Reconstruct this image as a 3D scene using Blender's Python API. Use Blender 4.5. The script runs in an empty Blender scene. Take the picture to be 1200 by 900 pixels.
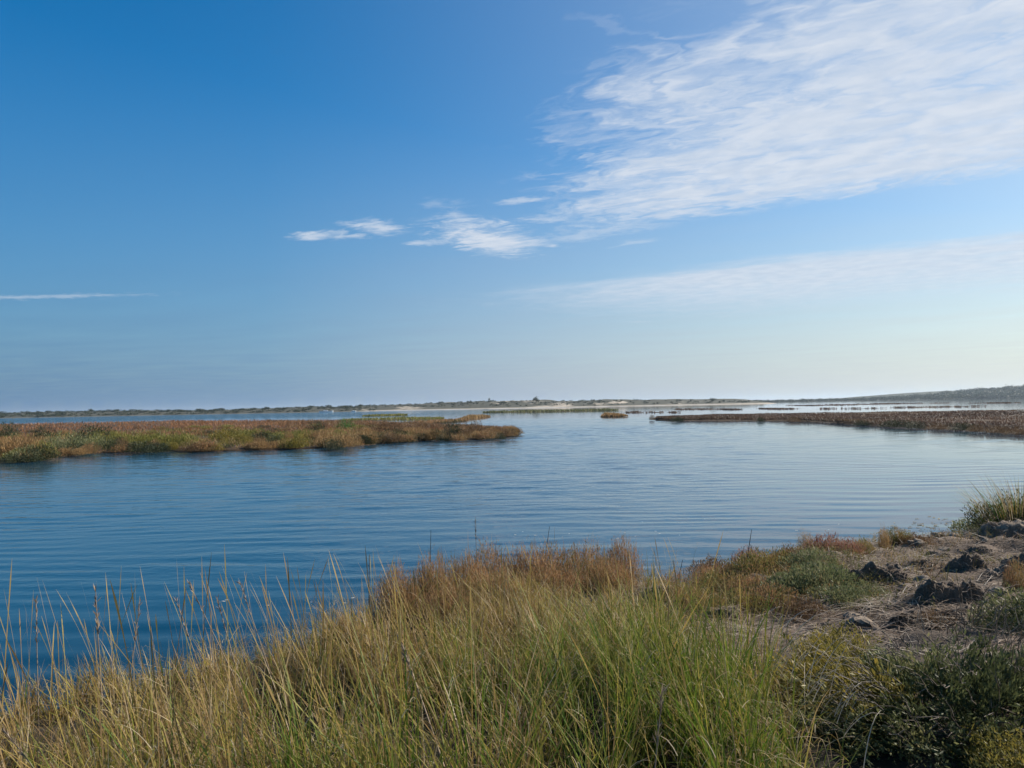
import bpy, bmesh, math, random
import numpy as np
from mathutils import Vector, Matrix

rng = np.random.default_rng(11)
random.seed(11)
S = bpy.context.scene
COL = S.collection
PI = math.pi

# ------------------------------------------------------------------ camera
CAM_H = 2.2
F = 0.75                                   # focal length / picture width
PITCH, ROLL = math.radians(1.62), math.radians(1.077)
cd = bpy.data.cameras.new('camera')
cd.sensor_fit = 'HORIZONTAL'; cd.sensor_width = 36.0; cd.lens = 36.0 * F
cd.clip_start = 0.05; cd.clip_end = 30000.0
cam = bpy.data.objects.new('camera', cd); COL.objects.link(cam)
fwd = Vector((0, math.cos(PITCH), math.sin(PITCH)))
up0 = Vector((0, -math.sin(PITCH), math.cos(PITCH)))
rt0 = Vector((1, 0, 0))
rt = rt0 * math.cos(ROLL) - up0 * math.sin(ROLL)      # right hand side tipped down
up = rt0 * math.sin(ROLL) + up0 * math.cos(ROLL)
M = Matrix((rt, up, -fwd)).transposed().to_4x4()
M.translation = Vector((0, 0, CAM_H))
cam.matrix_world = M
S.camera = cam

def P(px, py, z=0.0):
    """ground point seen at photo pixel (px, py) on the level z"""
    d = fwd * 900.0 + rt * (px - 600.0) + up * (450.0 - py)
    k = (z - CAM_H) / d.z
    return Vector((d.x * k, d.y * k, z))

def PY(px, Y):
    """x at depth Y for photo column px near the horizon"""
    return (px - 600.0) / 900.0 * Y

# ------------------------------------------------------------------ sun and sky
SUN_AZ, SUN_EL = math.radians(68), math.radians(30)
sd = bpy.data.lights.new('sun', 'SUN'); sd.energy = 5.0; sd.angle = math.radians(0.53)
sd.color = (1.0, 0.93, 0.82)
sun = bpy.data.objects.new('sun', sd); COL.objects.link(sun)
to_sun = Vector((math.sin(SUN_AZ) * math.cos(SUN_EL), math.cos(SUN_AZ) * math.cos(SUN_EL), math.sin(SUN_EL)))
sun.rotation_euler = to_sun.to_track_quat('Z', 'Y').to_euler()
sun.location = (30, 20, 40)

S.view_settings.view_transform = 'Standard'
S.view_settings.look = 'None'
EXPO = 0.6
S.view_settings.exposure = EXPO
S.view_settings.gamma = 1.0

class NT:
    """small helper that writes node graphs"""
    def __init__(s, tree):
        s.t = tree; s.n = tree.nodes; s.l = tree.links
    def new(s, typ, **kw):
        n = s.n.new(typ)
        for k, v in kw.items(): setattr(n, k, v)
        return n
    def put(s, sock, v):
        if v is None: return
        if isinstance(v, bpy.types.NodeSocket): s.l.new(v, sock)
        else: sock.default_value = v
    def math(s, op, a, b=None, c=None, clamp=False):
        n = s.new('ShaderNodeMath', operation=op, use_clamp=clamp)
        for i, v in enumerate((a, b, c)): s.put(n.inputs[i], v)
        return n.outputs[0]
    def vmath(s, op, a, b=None, out=0):
        n = s.new('ShaderNodeVectorMath', operation=op)
        s.put(n.inputs[0], a)
        if b is not None: s.put(n.inputs[1], b)
        return n.outputs[out]
    def noise(s, vec, scale=1.0, detail=4.0, rough=0.55, dist=0.0, col=False):
        n = s.new('ShaderNodeTexNoise')
        s.put(n.inputs['Vector'], vec); n.inputs['Scale'].default_value = scale
        n.inputs['Detail'].default_value = detail; n.inputs['Roughness'].default_value = rough
        n.inputs['Distortion'].default_value = dist
        return n.outputs[1 if col else 0]
    def ramp(s, fac, stops, interp='LINEAR'):
        n = s.new('ShaderNodeValToRGB'); cr = n.color_ramp; cr.interpolation = interp
        while len(cr.elements) > len(stops): cr.elements.remove(cr.elements[-1])
        while len(cr.elements) < len(stops): cr.elements.new(0.5)
        for e, (p, c) in zip(cr.elements, stops):
            e.position = p; e.color = (*c, 1.0) if len(c) == 3 else c
        s.put(n.inputs[0], fac); return n.outputs[0]
    def rng(s, v, a, b, c=0.0, d=1.0, smooth=True):
        n = s.new('ShaderNodeMapRange', interpolation_type='SMOOTHSTEP' if smooth else 'LINEAR')
        s.put(n.inputs[0], v)
        for i, x in enumerate((a, b, c, d)): n.inputs[i + 1].default_value = x
        return n.outputs[0]
    def mix(s, fac, a, b, mode='MIX'):
        n = s.new('ShaderNodeMix', data_type='RGBA', blend_type=mode)
        s.put(n.inputs[0], fac)
        s.put(n.inputs[6], (*a, 1.0) if isinstance(a, tuple) and len(a) == 3 else a)
        s.put(n.inputs[7], (*b, 1.0) if isinstance(b, tuple) and len(b) == 3 else b)
        return n.outputs[2]
    def comb(s, x, y, z):
        n = s.new('ShaderNodeCombineXYZ')
        for i, v in enumerate((x, y, z)): s.put(n.inputs[i], v)
        return n.outputs[0]
    def scaled(s, vec, sc, loc=(0, 0, 0), rz=0.0):
        n = s.new('ShaderNodeMapping'); s.put(n.inputs[0], vec)
        n.inputs['Scale'].default_value = sc; n.inputs['Location'].default_value = loc
        n.inputs['Rotation'].default_value = (0, 0, rz); return n.outputs[0]

SKY_K = 0.09
def make_world():
    w = bpy.data.worlds.new('World'); S.world = w; w.use_nodes = True
    N = NT(w.node_tree); N.n.clear()
    sky = N.new('ShaderNodeTexSky', sky_type='NISHITA')
    sky.sun_disc = False; sky.sun_elevation = SUN_EL; sky.sun_rotation = SUN_AZ
    sky.altitude = 0; sky.air_density = 1.0; sky.dust_density = 0.5; sky.ozone_density = 3.0
    skyc = sky.outputs[0]
    hs = N.new('ShaderNodeHueSaturation'); hs.inputs['Saturation'].default_value = 1.44; hs.inputs['Value'].default_value = 1.0
    hs.inputs['Hue'].default_value = 0.5
    N.put(hs.inputs['Color'], skyc); skyc = N.mix(1.0, hs.outputs[0], (0.99, 1.06, 1.03), 'MULTIPLY')
    # cloud sheet: directions projected on a level layer overhead
    tc = N.new('ShaderNodeTexCoord').outputs['Generated']
    sx = N.new('ShaderNodeSeparateXYZ'); N.put(sx.inputs[0], tc)
    z = N.math('MAXIMUM', sx.outputs[2], 0.015)
    px, py = N.math('DIVIDE', sx.outputs[0], z), N.math('DIVIDE', sx.outputs[1], z)
    el = sx.outputs[2]
    # s runs along the wind streaks, t across them
    s_ = N.math('ADD', N.math('MULTIPLY', px, -0.86), N.math('MULTIPLY', py, 0.51))
    t_ = N.math('ADD', N.math('MULTIPLY', px, 0.51), N.math('MULTIPLY', py, 0.86))
    st = N.comb(s_, t_, 0.0)
    warp = N.noise(N.scaled(st, (0.8, 1.6, 1)), 1.3, 5, 0.6, col=True)
    warp = N.vmath('MULTIPLY', N.vmath('SUBTRACT', warp, (0.5, 0.5, 0.5)), (1.3, 0.8, 0.0))
    stw = N.vmath('ADD', st, warp)
    sw = N.new('ShaderNodeSeparateXYZ'); N.put(sw.inputs[0], stw)
    fine = N.noise(N.scaled(stw, (1.7, 1.6, 1)), 1.9, 9, 0.6)
    mottle = N.noise(N.scaled(stw, (3.0, 3.4, 1), (1.7, 0, 0)), 2.3, 4, 0.5, 0.6)
    fibre = N.noise(N.scaled(stw, (1.6, 2.2, 1), rz=.12), 4.6, 6, 0.62)
    puffy = N.noise(N.scaled(st, (3.4, 4.0, 1)), 2.0, 4, 0.5, 0.3)
    wide = N.noise(N.scaled(st, (0.55, 1.1, 1), (3.1, 0.7, 0)), 1.0, 4, 0.5)
    # main sheet, upper right
    a = N.math('MULTIPLY', N.rng(sw.outputs[1], 1.45, 2.35), N.rng(N.math('ADD', N.math('MULTIPLY', t_, .55), N.math('MULTIPLY', sw.outputs[1], .45)), 4.35, 3.75))
    a = N.math('MULTIPLY', a, N.rng(N.math('SUBTRACT', sw.outputs[0], N.math('MULTIPLY', N.math('SUBTRACT', t_, 2.26), 0.62)), 1.65, 0.20))
    dens = N.math('ADD', a, N.math('MULTIPLY', N.math('SUBTRACT', fine, 0.5), 1.35))
    dens = N.math('ADD', dens, N.math('MULTIPLY', N.math('SUBTRACT', fibre, 0.5), 0.36))
    dens = N.math('ADD', dens, N.math('MULTIPLY', N.math('SUBTRACT', mottle, 0.5), 1.15))
    dens = N.math('ADD', dens, N.math('MULTIPLY', N.math('SUBTRACT', wide, 0.5), 0.8))
    main = N.math('MULTIPLY', N.rng(dens, 0.24, 1.28), N.rng(a, 0.0, 0.40))
    # faint lower band
    b = N.math('MULTIPLY', N.rng(sw.outputs[1], 5.1, 6.0), N.rng(t_, 11.0, 6.2))
    b = N.math('MULTIPLY', b, N.rng(sw.outputs[0], 5.4, 1.5))
    bd = N.math('ADD', b, N.math('MULTIPLY', N.math('SUBTRACT', fine, 0.5), 1.3))
    low = N.math('MULTIPLY', N.math('MULTIPLY', N.rng(bd, 0.05, 1.1), b), 0.85)
    dens_all = N.math('MAXIMUM', main, low)
    # single small puffs (position in the layer, half length, half breadth, strength)
    pwarp = N.noise(N.scaled(st, (2.2, 2.6, 1)), 1.6, 6, 0.62, col=True)
    pwarp = N.vmath('MULTIPLY', N.vmath('SUBTRACT', pwarp, (0.5, 0.5, 0.5)), (0.40, 0.42, 0.0))
    for (x, y, rx, ry, ang, k) in [
        (-0.13, 4.58, .27, .62, -.35, 1.0), (0.12, 4.70, .20, .15, -.5, .7), (0.27, 4.78, .10, .13, -.5, .7),
        (-0.73, 4.24, .16, .22, -.5, .85), (-1.10, 4.40, .18, .11, -.3, .75), (-0.94, 4.42, .09, .09, -.3, .6),
        (-0.52, 4.67, .20, .09, -.4, .6), (-0.30, 4.00, .14, .10, -.6, .5), (0.09, 3.70, .17, .08, -.3, .65),
        (0.16, 4.10, .17, .10, -.3, .6), (0.56, 4.42, .36, .16, -.5, .5), (0.265, 1.99, .09, .03, .3, .13),
        (-4.1, 6.5, 1.1, .16, -.02, .42), (1.6, 9.4, .18, .14, 0, .3),
        (-.31, 3.75, .1, .12, .6, .22), (.42, 4.55, .13, .12, -.4, .45), (.28, 3.95, .10, .08, -.5, .4), (.80, 4.75, .2, .09, -.5, .35)]:
        v = N.scaled(N.comb(px, py, 0.0), (1, 1, 1), (0, 0, 0))
        v = N.vmath('ADD', v, pwarp)
        v = N.vmath('SUBTRACT', v, (x, y, 0))
        v = N.scaled(v, (1, 1, 1), (0, 0, 0), -ang)
        v = N.vmath('DIVIDE', v, (rx, ry, 1.0))
        d = N.vmath('LENGTH', v, out=1)
        d = N.math('SUBTRACT', 1.35, d)
        d = N.math('ADD', d, N.math('MULTIPLY', N.math('SUBTRACT', fibre, 0.5), 2.2))
        d = N.math('MULTIPLY', N.rng(d, 0.15, 1.3), k)
        dens_all = N.math('MAXIMUM', dens_all, d)
    dens_all = N.math('MULTIPLY', dens_all, N.rng(el, 0.0, 0.12))
    # milky haze low over the horizon, brighter towards the sun (forward scattering)
    hz = N.vmath('NORMALIZE', N.comb(sx.outputs[0], sx.outputs[1], 0.0))
    dsun = N.vmath('DOT_PRODUCT', hz, (math.sin(SUN_AZ), math.cos(SUN_AZ), 0.0), out=1)
    K = 1.0 / (SKY_K * 2 ** EXPO)
    hazec = N.ramp(N.rng(dsun, -1.0, 1.0, smooth=False), [(0.0, (.085, .21, .40)), (0.40, (.075, .205, .41)), (0.535, (.13, .265, .465)), (0.685, (.335, .42, .56)), (0.915, (.64, .68, .69)), (1.0, (.78, .79, .74))])
    hazec = N.vmath('SCALE', hazec); N.n[-1].inputs['Scale'].default_value = K
    veil = N.math('POWER', N.rng(el, 0.42, 0.0, smooth=False), 1.2)
    veil = N.math('MULTIPLY', veil, N.math('ADD', 1.0, N.math('MULTIPLY', N.math('SUBTRACT', wide, 0.5), 0.3)), clamp=True)
    nd = N.vmath('NORMALIZE', tc)
    glow = N.vmath('DOT_PRODUCT', nd, tuple(to_sun), out=1)
    veil = N.math('MAXIMUM', veil, N.math('MULTIPLY', N.math('POWER', N.rng(glow, 0.0, 1.0, smooth=False), 1.7), 0.66))
    skyc = N.mix(N.math('MULTIPLY', veil, 0.95), skyc, hazec)
    lit = N.mix(N.rng(puffy, 0.3, 0.7), (.60 * K, .68 * K, .80 * K), (.72 * K, .77 * K, .85 * K))
    skyc = N.mix(N.math('MULTIPLY', dens_all, 0.92), skyc, lit)
    bg = N.new('ShaderNodeBackground'); N.put(bg.inputs[0], skyc); bg.inputs[1].default_value = SKY_K
    out = N.new('ShaderNodeOutputWorld'); N.l.new(bg.outputs[0], out.inputs[0])
make_world()

# ------------------------------------------------------------------ numpy noise
def _hash(ix, iy, seed):
    h = (ix.astype(np.int64) * 374761393 + iy.astype(np.int64) * 668265263 + seed * 1442695041) & 0xffffffff
    h = ((h ^ (h >> 13)) * 1274126177) & 0xffffffff
    return ((h ^ (h >> 16)) & 0xffff) / 65535.0
def vnoise(x, y, seed=0):
    x = np.asarray(x, float); y = np.asarray(y, float)
    ix, iy = np.floor(x), np.floor(y); fx, fy = x - ix, y - iy
    fx = fx * fx * (3 - 2 * fx); fy = fy * fy * (3 - 2 * fy)
    a, b = _hash(ix, iy, seed), _hash(ix + 1, iy, seed)
    c, d = _hash(ix, iy + 1, seed), _hash(ix + 1, iy + 1, seed)
    return (a + (b - a) * fx) * (1 - fy) + (c + (d - c) * fx) * fy
def fbm(x, y, seed=0, octs=4):
    v, a, s = 0.0, 0.5, 1.0
    for k in range(octs):
        v = v + a * vnoise(np.asarray(x) * s, np.asarray(y) * s, seed + k * 7); a *= 0.5; s *= 2.03
    return v / (1 - 0.5 ** octs) - 0.5
def vnoise3(p, seed=0):
    i = np.floor(p).astype(np.int64); f = p - i; f = f * f * (3 - 2 * f); r = 0.0
    for dx in (0, 1):
        for dy in (0, 1):
            for dz in (0, 1):
                w_ = (f[:, 0] if dx else 1 - f[:, 0]) * (f[:, 1] if dy else 1 - f[:, 1]) * (f[:, 2] if dz else 1 - f[:, 2])
                r = r + w_ * _hash(i[:, 0] + dx, i[:, 1] + dy, seed + 131 * (i[:, 2] + dz))
    return r
def fbm3(p, seed=0, octs=4):
    v, a, s = 0.0, 0.5, 1.0
    for k in range(octs): v = v + a * vnoise3(p * s + k * 3.7, seed + k * 7); a *= .5; s *= 2.1
    return v / (1 - .5 ** octs) - .5
def sstep(a, b, x):
    t = np.clip((x - a) / (b - a), 0, 1); return t * t * (3 - 2 * t)

# ------------------------------------------------------------------ mesh helpers
def mesh_from(name, verts, quads=None, tris=None, uv=None, smooth=True):
    """verts (n,3); quads (k,4); tris (m,3); uv (n,2) per vertex"""
    me = bpy.data.meshes.new(name)
    verts = np.asarray(verts, np.float32)
    quads = np.zeros((0, 4), np.int32) if quads is None else np.asarray(quads, np.int32)
    tris = np.zeros((0, 3), np.int32) if tris is None else np.asarray(tris, np.int32)
    nq, nt = len(quads), len(tris)
    me.vertices.add(len(verts)); me.vertices.foreach_set('co', verts.ravel())
    li = np.concatenate([quads.ravel(), tris.ravel()]).astype(np.int32)
    me.loops.add(len(li)); me.loops.foreach_set('vertex_index', li)
    me.polygons.add(nq + nt)
    st = np.concatenate([np.arange(nq) * 4, nq * 4 + np.arange(nt) * 3]).astype(np.int32)
    me.polygons.foreach_set('loop_start', st)
    me.polygons.foreach_set('use_smooth', np.full(nq + nt, smooth))
    if uv is not None:
        l = me.uv_layers.new(name='UVMap')
        l.data.foreach_set('uv', np.asarray(uv, np.float32)[li].ravel())
    me.update(calc_edges=True); me.validate()
    return me

class Geo:
    """collects ribbons and leaves, then becomes one mesh"""
    def __init__(s): s.v = []; s.q = []; s.t = []; s.uv = []; s.n = 0
    def add(s, v, uv, q=None, t=None):
        s.v.append(v); s.uv.append(uv)
        if q is not None: s.q.append(q + s.n)
        if t is not None: s.t.append(t + s.n)
        s.n += len(v)
    def mesh(s, name, smooth=True):
        c = lambda L, w: np.concatenate(L) if L else None
        return mesh_from(name, np.concatenate(s.v), c(s.q, 4), c(s.t, 3), np.concatenate(s.uv), smooth)

    def blades(s, root, h, az, lean, curl, width, tint, seg=4, droop=0.0, head=0.0, v0=0.0, v1=1.0, facing=None):
        """curved flat blades; every argument may be an array over the blades"""
        n = len(root); R = lambda a: np.broadcast_to(np.asarray(a, float), (n,))
        h, az, lean, curl, width, tint, droop, head = map(R, (h, az, lean, curl, width, tint, droop, head))
        t = np.linspace(0, 1, seg + 1)[None, :]
        hor = h[:, None] * (lean[:, None] * t + curl[:, None] * t ** 2)
        ver = h[:, None] * (t - droop[:, None] * t ** 3)
        cx, cy = np.cos(az)[:, None], np.sin(az)[:, None]
        p = np.stack([root[:, 0:1] + hor * cx, root[:, 1:2] + hor * cy, root[:, 2:3] + ver], -1)
        fa = az + PI / 2 + rng.uniform(-.9, .9, n) if facing is None else R(facing)
        side = np.stack([np.cos(fa), np.sin(fa), np.zeros(n)], -1)[:, None, :]
        w = width[:, None] * (1 - 0.93 * t ** 2.6)
        w = w + width[:, None] * head[:, None] * np.exp(-((t - 0.86) / 0.09) ** 2)
        a, b = p - side * w[..., None] * 0.5, p + side * w[..., None] * 0.5
        v = np.stack([a, b], 2).reshape(-1, 3)
        tt = np.broadcast_to(v0 + (v1 - v0) * t, (n, seg + 1))
        uv = np.stack([np.repeat(np.repeat(tint[:, None], seg + 1, 1)[..., None], 2, 2),
                       np.repeat(tt[..., None], 2, 2)], -1).reshape(-1, 2)
        base = (np.arange(n) * (seg + 1) * 2)[:, None] + (np.arange(seg) * 2)[None, :]
        q = np.stack([base, base + 1, base + 3, base + 2], -1).reshape(-1, 4)
        s.add(v, uv, q)
        return p[:, -1, :]

    def leaves(s, pos, d, length, width, tint, vv=0.5):
        """small diamond leaves at pos pointing along d"""
        n = len(pos); R = lambda a: np.broadcast_to(np.asarray(a, float), (n,))
        length, width, tint, vv = map(R, (length, width, tint, vv))
        d = d / np.maximum(np.linalg.norm(d, axis=1, keepdims=True), 1e-6)
        r = rng.normal(size=(n, 3)); sd_ = np.cross(d, r); sd_ /= np.maximum(np.linalg.norm(sd_, axis=1, keepdims=True), 1e-6)
        L, W = length[:, None], width[:, None]
        v = np.stack([pos, pos + d * L * .45 + sd_ * W * .5, pos + d * L, pos + d * L * .45 - sd_ * W * .5], 1).reshape(-1, 3)
        uv = np.repeat(np.stack([tint, vv], -1), 4, 0)
        b = (np.arange(n) * 4)[:, None]
        s.add(v, uv, np.concatenate([b, b + 1, b + 2, b + 3], 1))

    def tube(s, pts, rad, tint=0.5, sides=5):
        """tapered tube through pts"""
        pts = np.asarray(pts, float); m = len(pts); rad = np.broadcast_to(np.asarray(rad, float), (m,))
        tan = np.gradient(pts, axis=0); tan /= np.linalg.norm(tan, axis=1, keepdims=True) + 1e-9
        ref = np.array([0.3, 0.9, 0.1]); a = np.cross(tan, ref); a /= np.linalg.norm(a, axis=1, keepdims=True) + 1e-9
        b = np.cross(tan, a)
        th = np.arange(sides) / sides * 2 * PI
        v = pts[:, None] + rad[:, None, None] * (a[:, None] * np.cos(th)[None, :, None] + b[:, None] * np.sin(th)[None, :, None])
        i = np.arange(m - 1)[:, None] * sides; j = np.arange(sides)[None, :]; j2 = (j + 1) % sides
        q = np.stack([i + j, i + j2, i + sides + j2, i + sides + j], -1).reshape(-1, 4)
        uv = np.stack([np.full(m * sides, tint), np.repeat(np.linspace(0, 1, m), sides)], -1)
        s.add(v.reshape(-1, 3), uv, q)

def tag(o, label=None, cat=None, group=None, kind=None):
    if label: o['label'] = label
    if cat: o['category'] = cat
    if group: o['group'] = group
    if kind: o['kind'] = kind
    return o
def link(name, me, mat=None, parent=None):
    o = bpy.data.objects.new(name, me); COL.objects.link(o)
    if mat is not None and not me.materials: me.materials.append(mat)
    if parent is not None: o.parent = parent
    return o
def empty(name, loc=(0, 0, 0), rz=0.0, sc=1.0):
    o = bpy.data.objects.new(name, None); COL.objects.link(o)
    o.empty_display_size = 0.2; o.location = loc; o.rotation_euler = (0, 0, rz)
    o.scale = (sc, sc, sc) if isinstance(sc, (int, float)) else sc
    return o
def copy_thing(src, loc, rz, sc, label, group=None):
    c = src.copy(); COL.objects.link(c)
    c.location = loc; c.rotation_euler = (0, 0, rz)
    c.scale = (sc, sc, sc) if isinstance(sc, (int, float)) else sc
    c['label'] = label
    if group: c['group'] = group
    for ch in src.children:
        k = ch.copy(); COL.objects.link(k); k.parent = c
        for g in ch.children:
            k2 = g.copy(); COL.objects.link(k2); k2.parent = k
    return c

# ------------------------------------------------------------------ materials
def veg_mat(name, tints, tip=None, tip_at=(0.6, 1.0), trans=0.35, rough=0.55, base=None):
    """tints: colour stops over the per-blade tint; tip: colour of dry tips (a real colour of the plant)"""
    m = bpy.data.materials.new(name); m.use_nodes = True
    N = NT(m.node_tree); N.n.clear()
    uv = N.new('ShaderNodeUVMap').outputs[0]
    sx = N.new('ShaderNodeSeparateXYZ'); N.put(sx.inputs[0], uv)
    c = N.ramp(sx.outputs[0], tints)
    if tip: c = N.mix(N.rng(sx.outputs[1], *tip_at), c, tip)
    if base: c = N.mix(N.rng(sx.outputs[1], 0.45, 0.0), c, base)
    geo = N.new('ShaderNodeNewGeometry')
    nz = N.noise(geo.outputs['Position'], 9.0, 3, 0.6)
    c = N.mix(1.0, c, N.ramp(nz, [(0.25, (0.72, 0.72, 0.72)), (0.75, (1.2, 1.2, 1.2))]), 'MULTIPLY')
    p = N.new('ShaderNodeBsdfPrincipled'); N.put(p.inputs['Base Color'], c)
    p.inputs['Roughness'].default_value = rough; p.inputs['Specular IOR Level'].default_value = 0.18
    t = N.new('ShaderNodeBsdfTranslucent'); N.put(t.inputs[0], c)
    mx = N.new('ShaderNodeMixShader'); mx.inputs[0].default_value = trans
    N.l.new(p.outputs[0], mx.inputs[1]); N.l.new(t.outputs[0], mx.inputs[2])
    o = N.new('ShaderNodeOutputMaterial'); N.l.new(mx.outputs[0], o.inputs[0])
    return m

def earth_mat(name, stops, scale=1.5, fine=30.0, bump=0.02, rough=0.9, spec=0.2, detail=8):
    m = bpy.data.materials.new(name); m.use_nodes = True
    N = NT(m.node_tree); N.n.clear()
    pos = N.new('ShaderNodeNewGeometry').outputs['Position']
    a = N.noise(pos, scale, detail, 0.62)
    b = N.noise(pos, fine, 4, 0.6)
    c = N.ramp(N.math('ADD', N.math('MULTIPLY', a, 0.7), N.math('MULTIPLY', b, 0.3)), stops)
    p = N.new('ShaderNodeBsdfPrincipled'); N.put(p.inputs['Base Color'], c)
    p.inputs['Roughness'].default_value = rough; p.inputs['Specular IOR Level'].default_value = spec
    bp = N.new('ShaderNodeBump'); bp.inputs['Distance'].default_value = bump; bp.inputs['Strength'].default_value = 0.8
    N.put(bp.inputs['Height'], N.math('ADD', a, N.math('MULTIPLY', b, 0.5)))
    N.l.new(bp.outputs[0], p.inputs['Normal'])
    o = N.new('ShaderNodeOutputMaterial'); N.l.new(p.outputs[0], o.inputs[0])
    return m

def water_mat():
    m = bpy.data.materials.new('lagoon_water'); m.use_nodes = True
    N = NT(m.node_tree); N.n.clear()
    pos = N.new('ShaderNodeNewGeometry').outputs['Position']
    # long low ripples whose crests lie across the channel, bent by a slow noise
    wob = N.noise(N.scaled(pos, (0.10, 0.16, 1)), 1.0, 2, 0.5, col=True)
    wob = N.vmath('MULTIPLY', N.vmath('SUBTRACT', wob, (0.5, 0.5, 0.5)), (2.2, 2.2, 0.0))
    pw = N.vmath('ADD', pos, wob)
    r1 = N.noise(N.scaled(pw, (0.16, 2.1, 1), rz=0.05), 1.0, 2, 0.5)
    r2 = N.noise(N.scaled(pw, (0.5, 4.6, 1), rz=-0.10), 1.0, 2, 0.5)
    chop = N.noise(N.scaled(pw, (1.5, 2.4, 1), rz=0.12), 1.0, 3, 0.6)
    # wind patches: where the breeze roughens the channel and where it stays glassy
    wind = N.noise(N.scaled(pos, (0.020, 0.042, 1), (0.35, 0.1, 0)), 1.0, 3, 0.5)
    windy = N.rng(wind, 0.40, 0.62)
    # breeze in the middle of the channel, lee water along the islands
    sq = N.new('ShaderNodeSeparateXYZ'); N.put(sq.inputs[0], pw); sp_x, sp_y = sq.outputs[0], sq.outputs[1]
    mid = N.math('MULTIPLY', N.rng(sp_y, 13.0, 20.0), N.rng(sp_y, 140.0, 85.0))
    mid = N.math('MULTIPLY', mid, N.math('MULTIPLY', N.rng(N.math('DIVIDE', sp_x, sp_y), -0.55, -0.2), N.rng(N.math('DIVIDE', sp_x, sp_y), 0.50, 0.12)))
    lee = N.rng(N.math('ADD', sp_y, N.math('MULTIPLY', sp_x, 0.35)), 44.0, 34.0)
    windy = N.math('MAXIMUM', N.math('MULTIPLY', N.math('MULTIPLY', windy, lee), N.rng(N.math('DIVIDE', sp_x, sp_y), 0.5, 0.15, 0.0, 1.0)), N.math('MULTIPLY', mid, N.rng(wind, 0.25, 0.5)))
    # the open lagoon on the left, beyond the long island, takes more wind
    sp = N.new('ShaderNodeSeparateXYZ'); N.put(sp.inputs[0], pos)
    openw = N.math('MULTIPLY', N.rng(sp.outputs[1], 150.0, 260.0), N.rng(N.math('DIVIDE', sp.outputs[0], sp.outputs[1]), 0.05, -0.25))
    windy = N.math('ADD', windy, N.math('MULTIPLY', openw, 4.0))
    h = N.math('ADD', N.math('MULTIPLY', r1, 0.55), N.math('MULTIPLY', r2, 0.22))
    h = N.math('MULTIPLY', h, N.math('ADD', 0.36, N.math('MULTIPLY', windy, 0.64)))
    h = N.math('ADD', h, N.math('MULTIPLY', N.math('MULTIPLY', chop, windy), 1.9))
    bp = N.new('ShaderNodeBump'); bp.inputs['Strength'].default_value = 1.0; bp.inputs['Distance'].default_value = 0.017
    N.put(bp.inputs['Height'], h)
    nrm = bp.outputs[0]
    fr = N.new('ShaderNodeFresnel'); fr.inputs['IOR'].default_value = 1.333; N.l.new(nrm, fr.inputs['Normal'])
    gl = N.new('ShaderNodeBsdfGlossy'); gl.inputs['Roughness'].default_value = 0.035
    gl.inputs['Color'].default_value = (1, 1, 1, 1); N.l.new(nrm, gl.inputs['Normal'])
    df = N.new('ShaderNodeBsdfDiffuse'); df.inputs[0].default_value = (0.004, 0.055, 0.10, 1)
    tr = N.new('ShaderNodeBsdfTransparent'); tr.inputs[0].default_value = (0.66, 0.76, 0.72, 1)
    dp = N.new('ShaderNodeAttribute', attribute_name='depth').outputs['Fac']
    clear = N.math('MULTIPLY', N.math('EXPONENT', N.math('MULTIPLY', dp, -4.2)), 0.9)
    body = N.new('ShaderNodeMixShader'); N.put(body.inputs[0], clear)
    N.l.new(df.outputs[0], body.inputs[1]); N.l.new(tr.outputs[0], body.inputs[2])
    mx = N.new('ShaderNodeMixShader'); N.l.new(fr.outputs[0], mx.inputs[0])
    N.l.new(body.outputs[0], mx.inputs[1]); N.l.new(gl.outputs[0], mx.inputs[2])
    o = N.new('ShaderNodeOutputMaterial'); N.l.new(mx.outputs[0], o.inputs[0])
    return m

def bank_mat():
    m = bpy.data.materials.new('bank_soil'); m.use_nodes = True
    N = NT(m.node_tree); N.n.clear()
    pos = N.new('ShaderNodeNewGeometry').outputs['Position']
    sp = N.new('ShaderNodeSeparateXYZ'); N.put(sp.inputs[0], pos)
    a = N.noise(pos, 1.6, 8, 0.62); b = N.noise(pos, 34, 4, 0.6)
    f = N.math('ADD', N.math('MULTIPLY', a, 0.6), N.math('MULTIPLY', b, 0.4))
    turf = N.ramp(f, [(0.3, (0.012, 0.010, 0.007)), (0.7, (0.05, 0.038, 0.024))])
    dry = N.ramp(f, [(0.32, (0.04, 0.029, 0.021)), (0.5, (0.12, 0.086, 0.062)), (0.7, (0.25, 0.185, 0.135))])
    k = N.rng(N.math('ADD', N.math('ADD', sp.outputs[0], N.math('MULTIPLY', sp.outputs[1], 0.12)), N.math('MULTIPLY', N.math('SUBTRACT', a, 0.5), 2.0)), 2.0, 3.0)
    p = N.new('ShaderNodeBsdfPrincipled'); N.put(p.inputs['Base Color'], N.mix(k, turf, dry))
    p.inputs['Roughness'].default_value = 0.92; p.inputs['Specular IOR Level'].default_value = 0.2
    bp = N.new('ShaderNodeBump'); bp.inputs['Distance'].default_value = 0.03; N.put(bp.inputs['Height'], f)
    N.l.new(bp.outputs[0], p.inputs['Normal'])
    o = N.new('ShaderNodeOutputMaterial'); N.l.new(p.outputs[0], o.inputs[0]); return m
M_mud = bank_mat()
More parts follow.
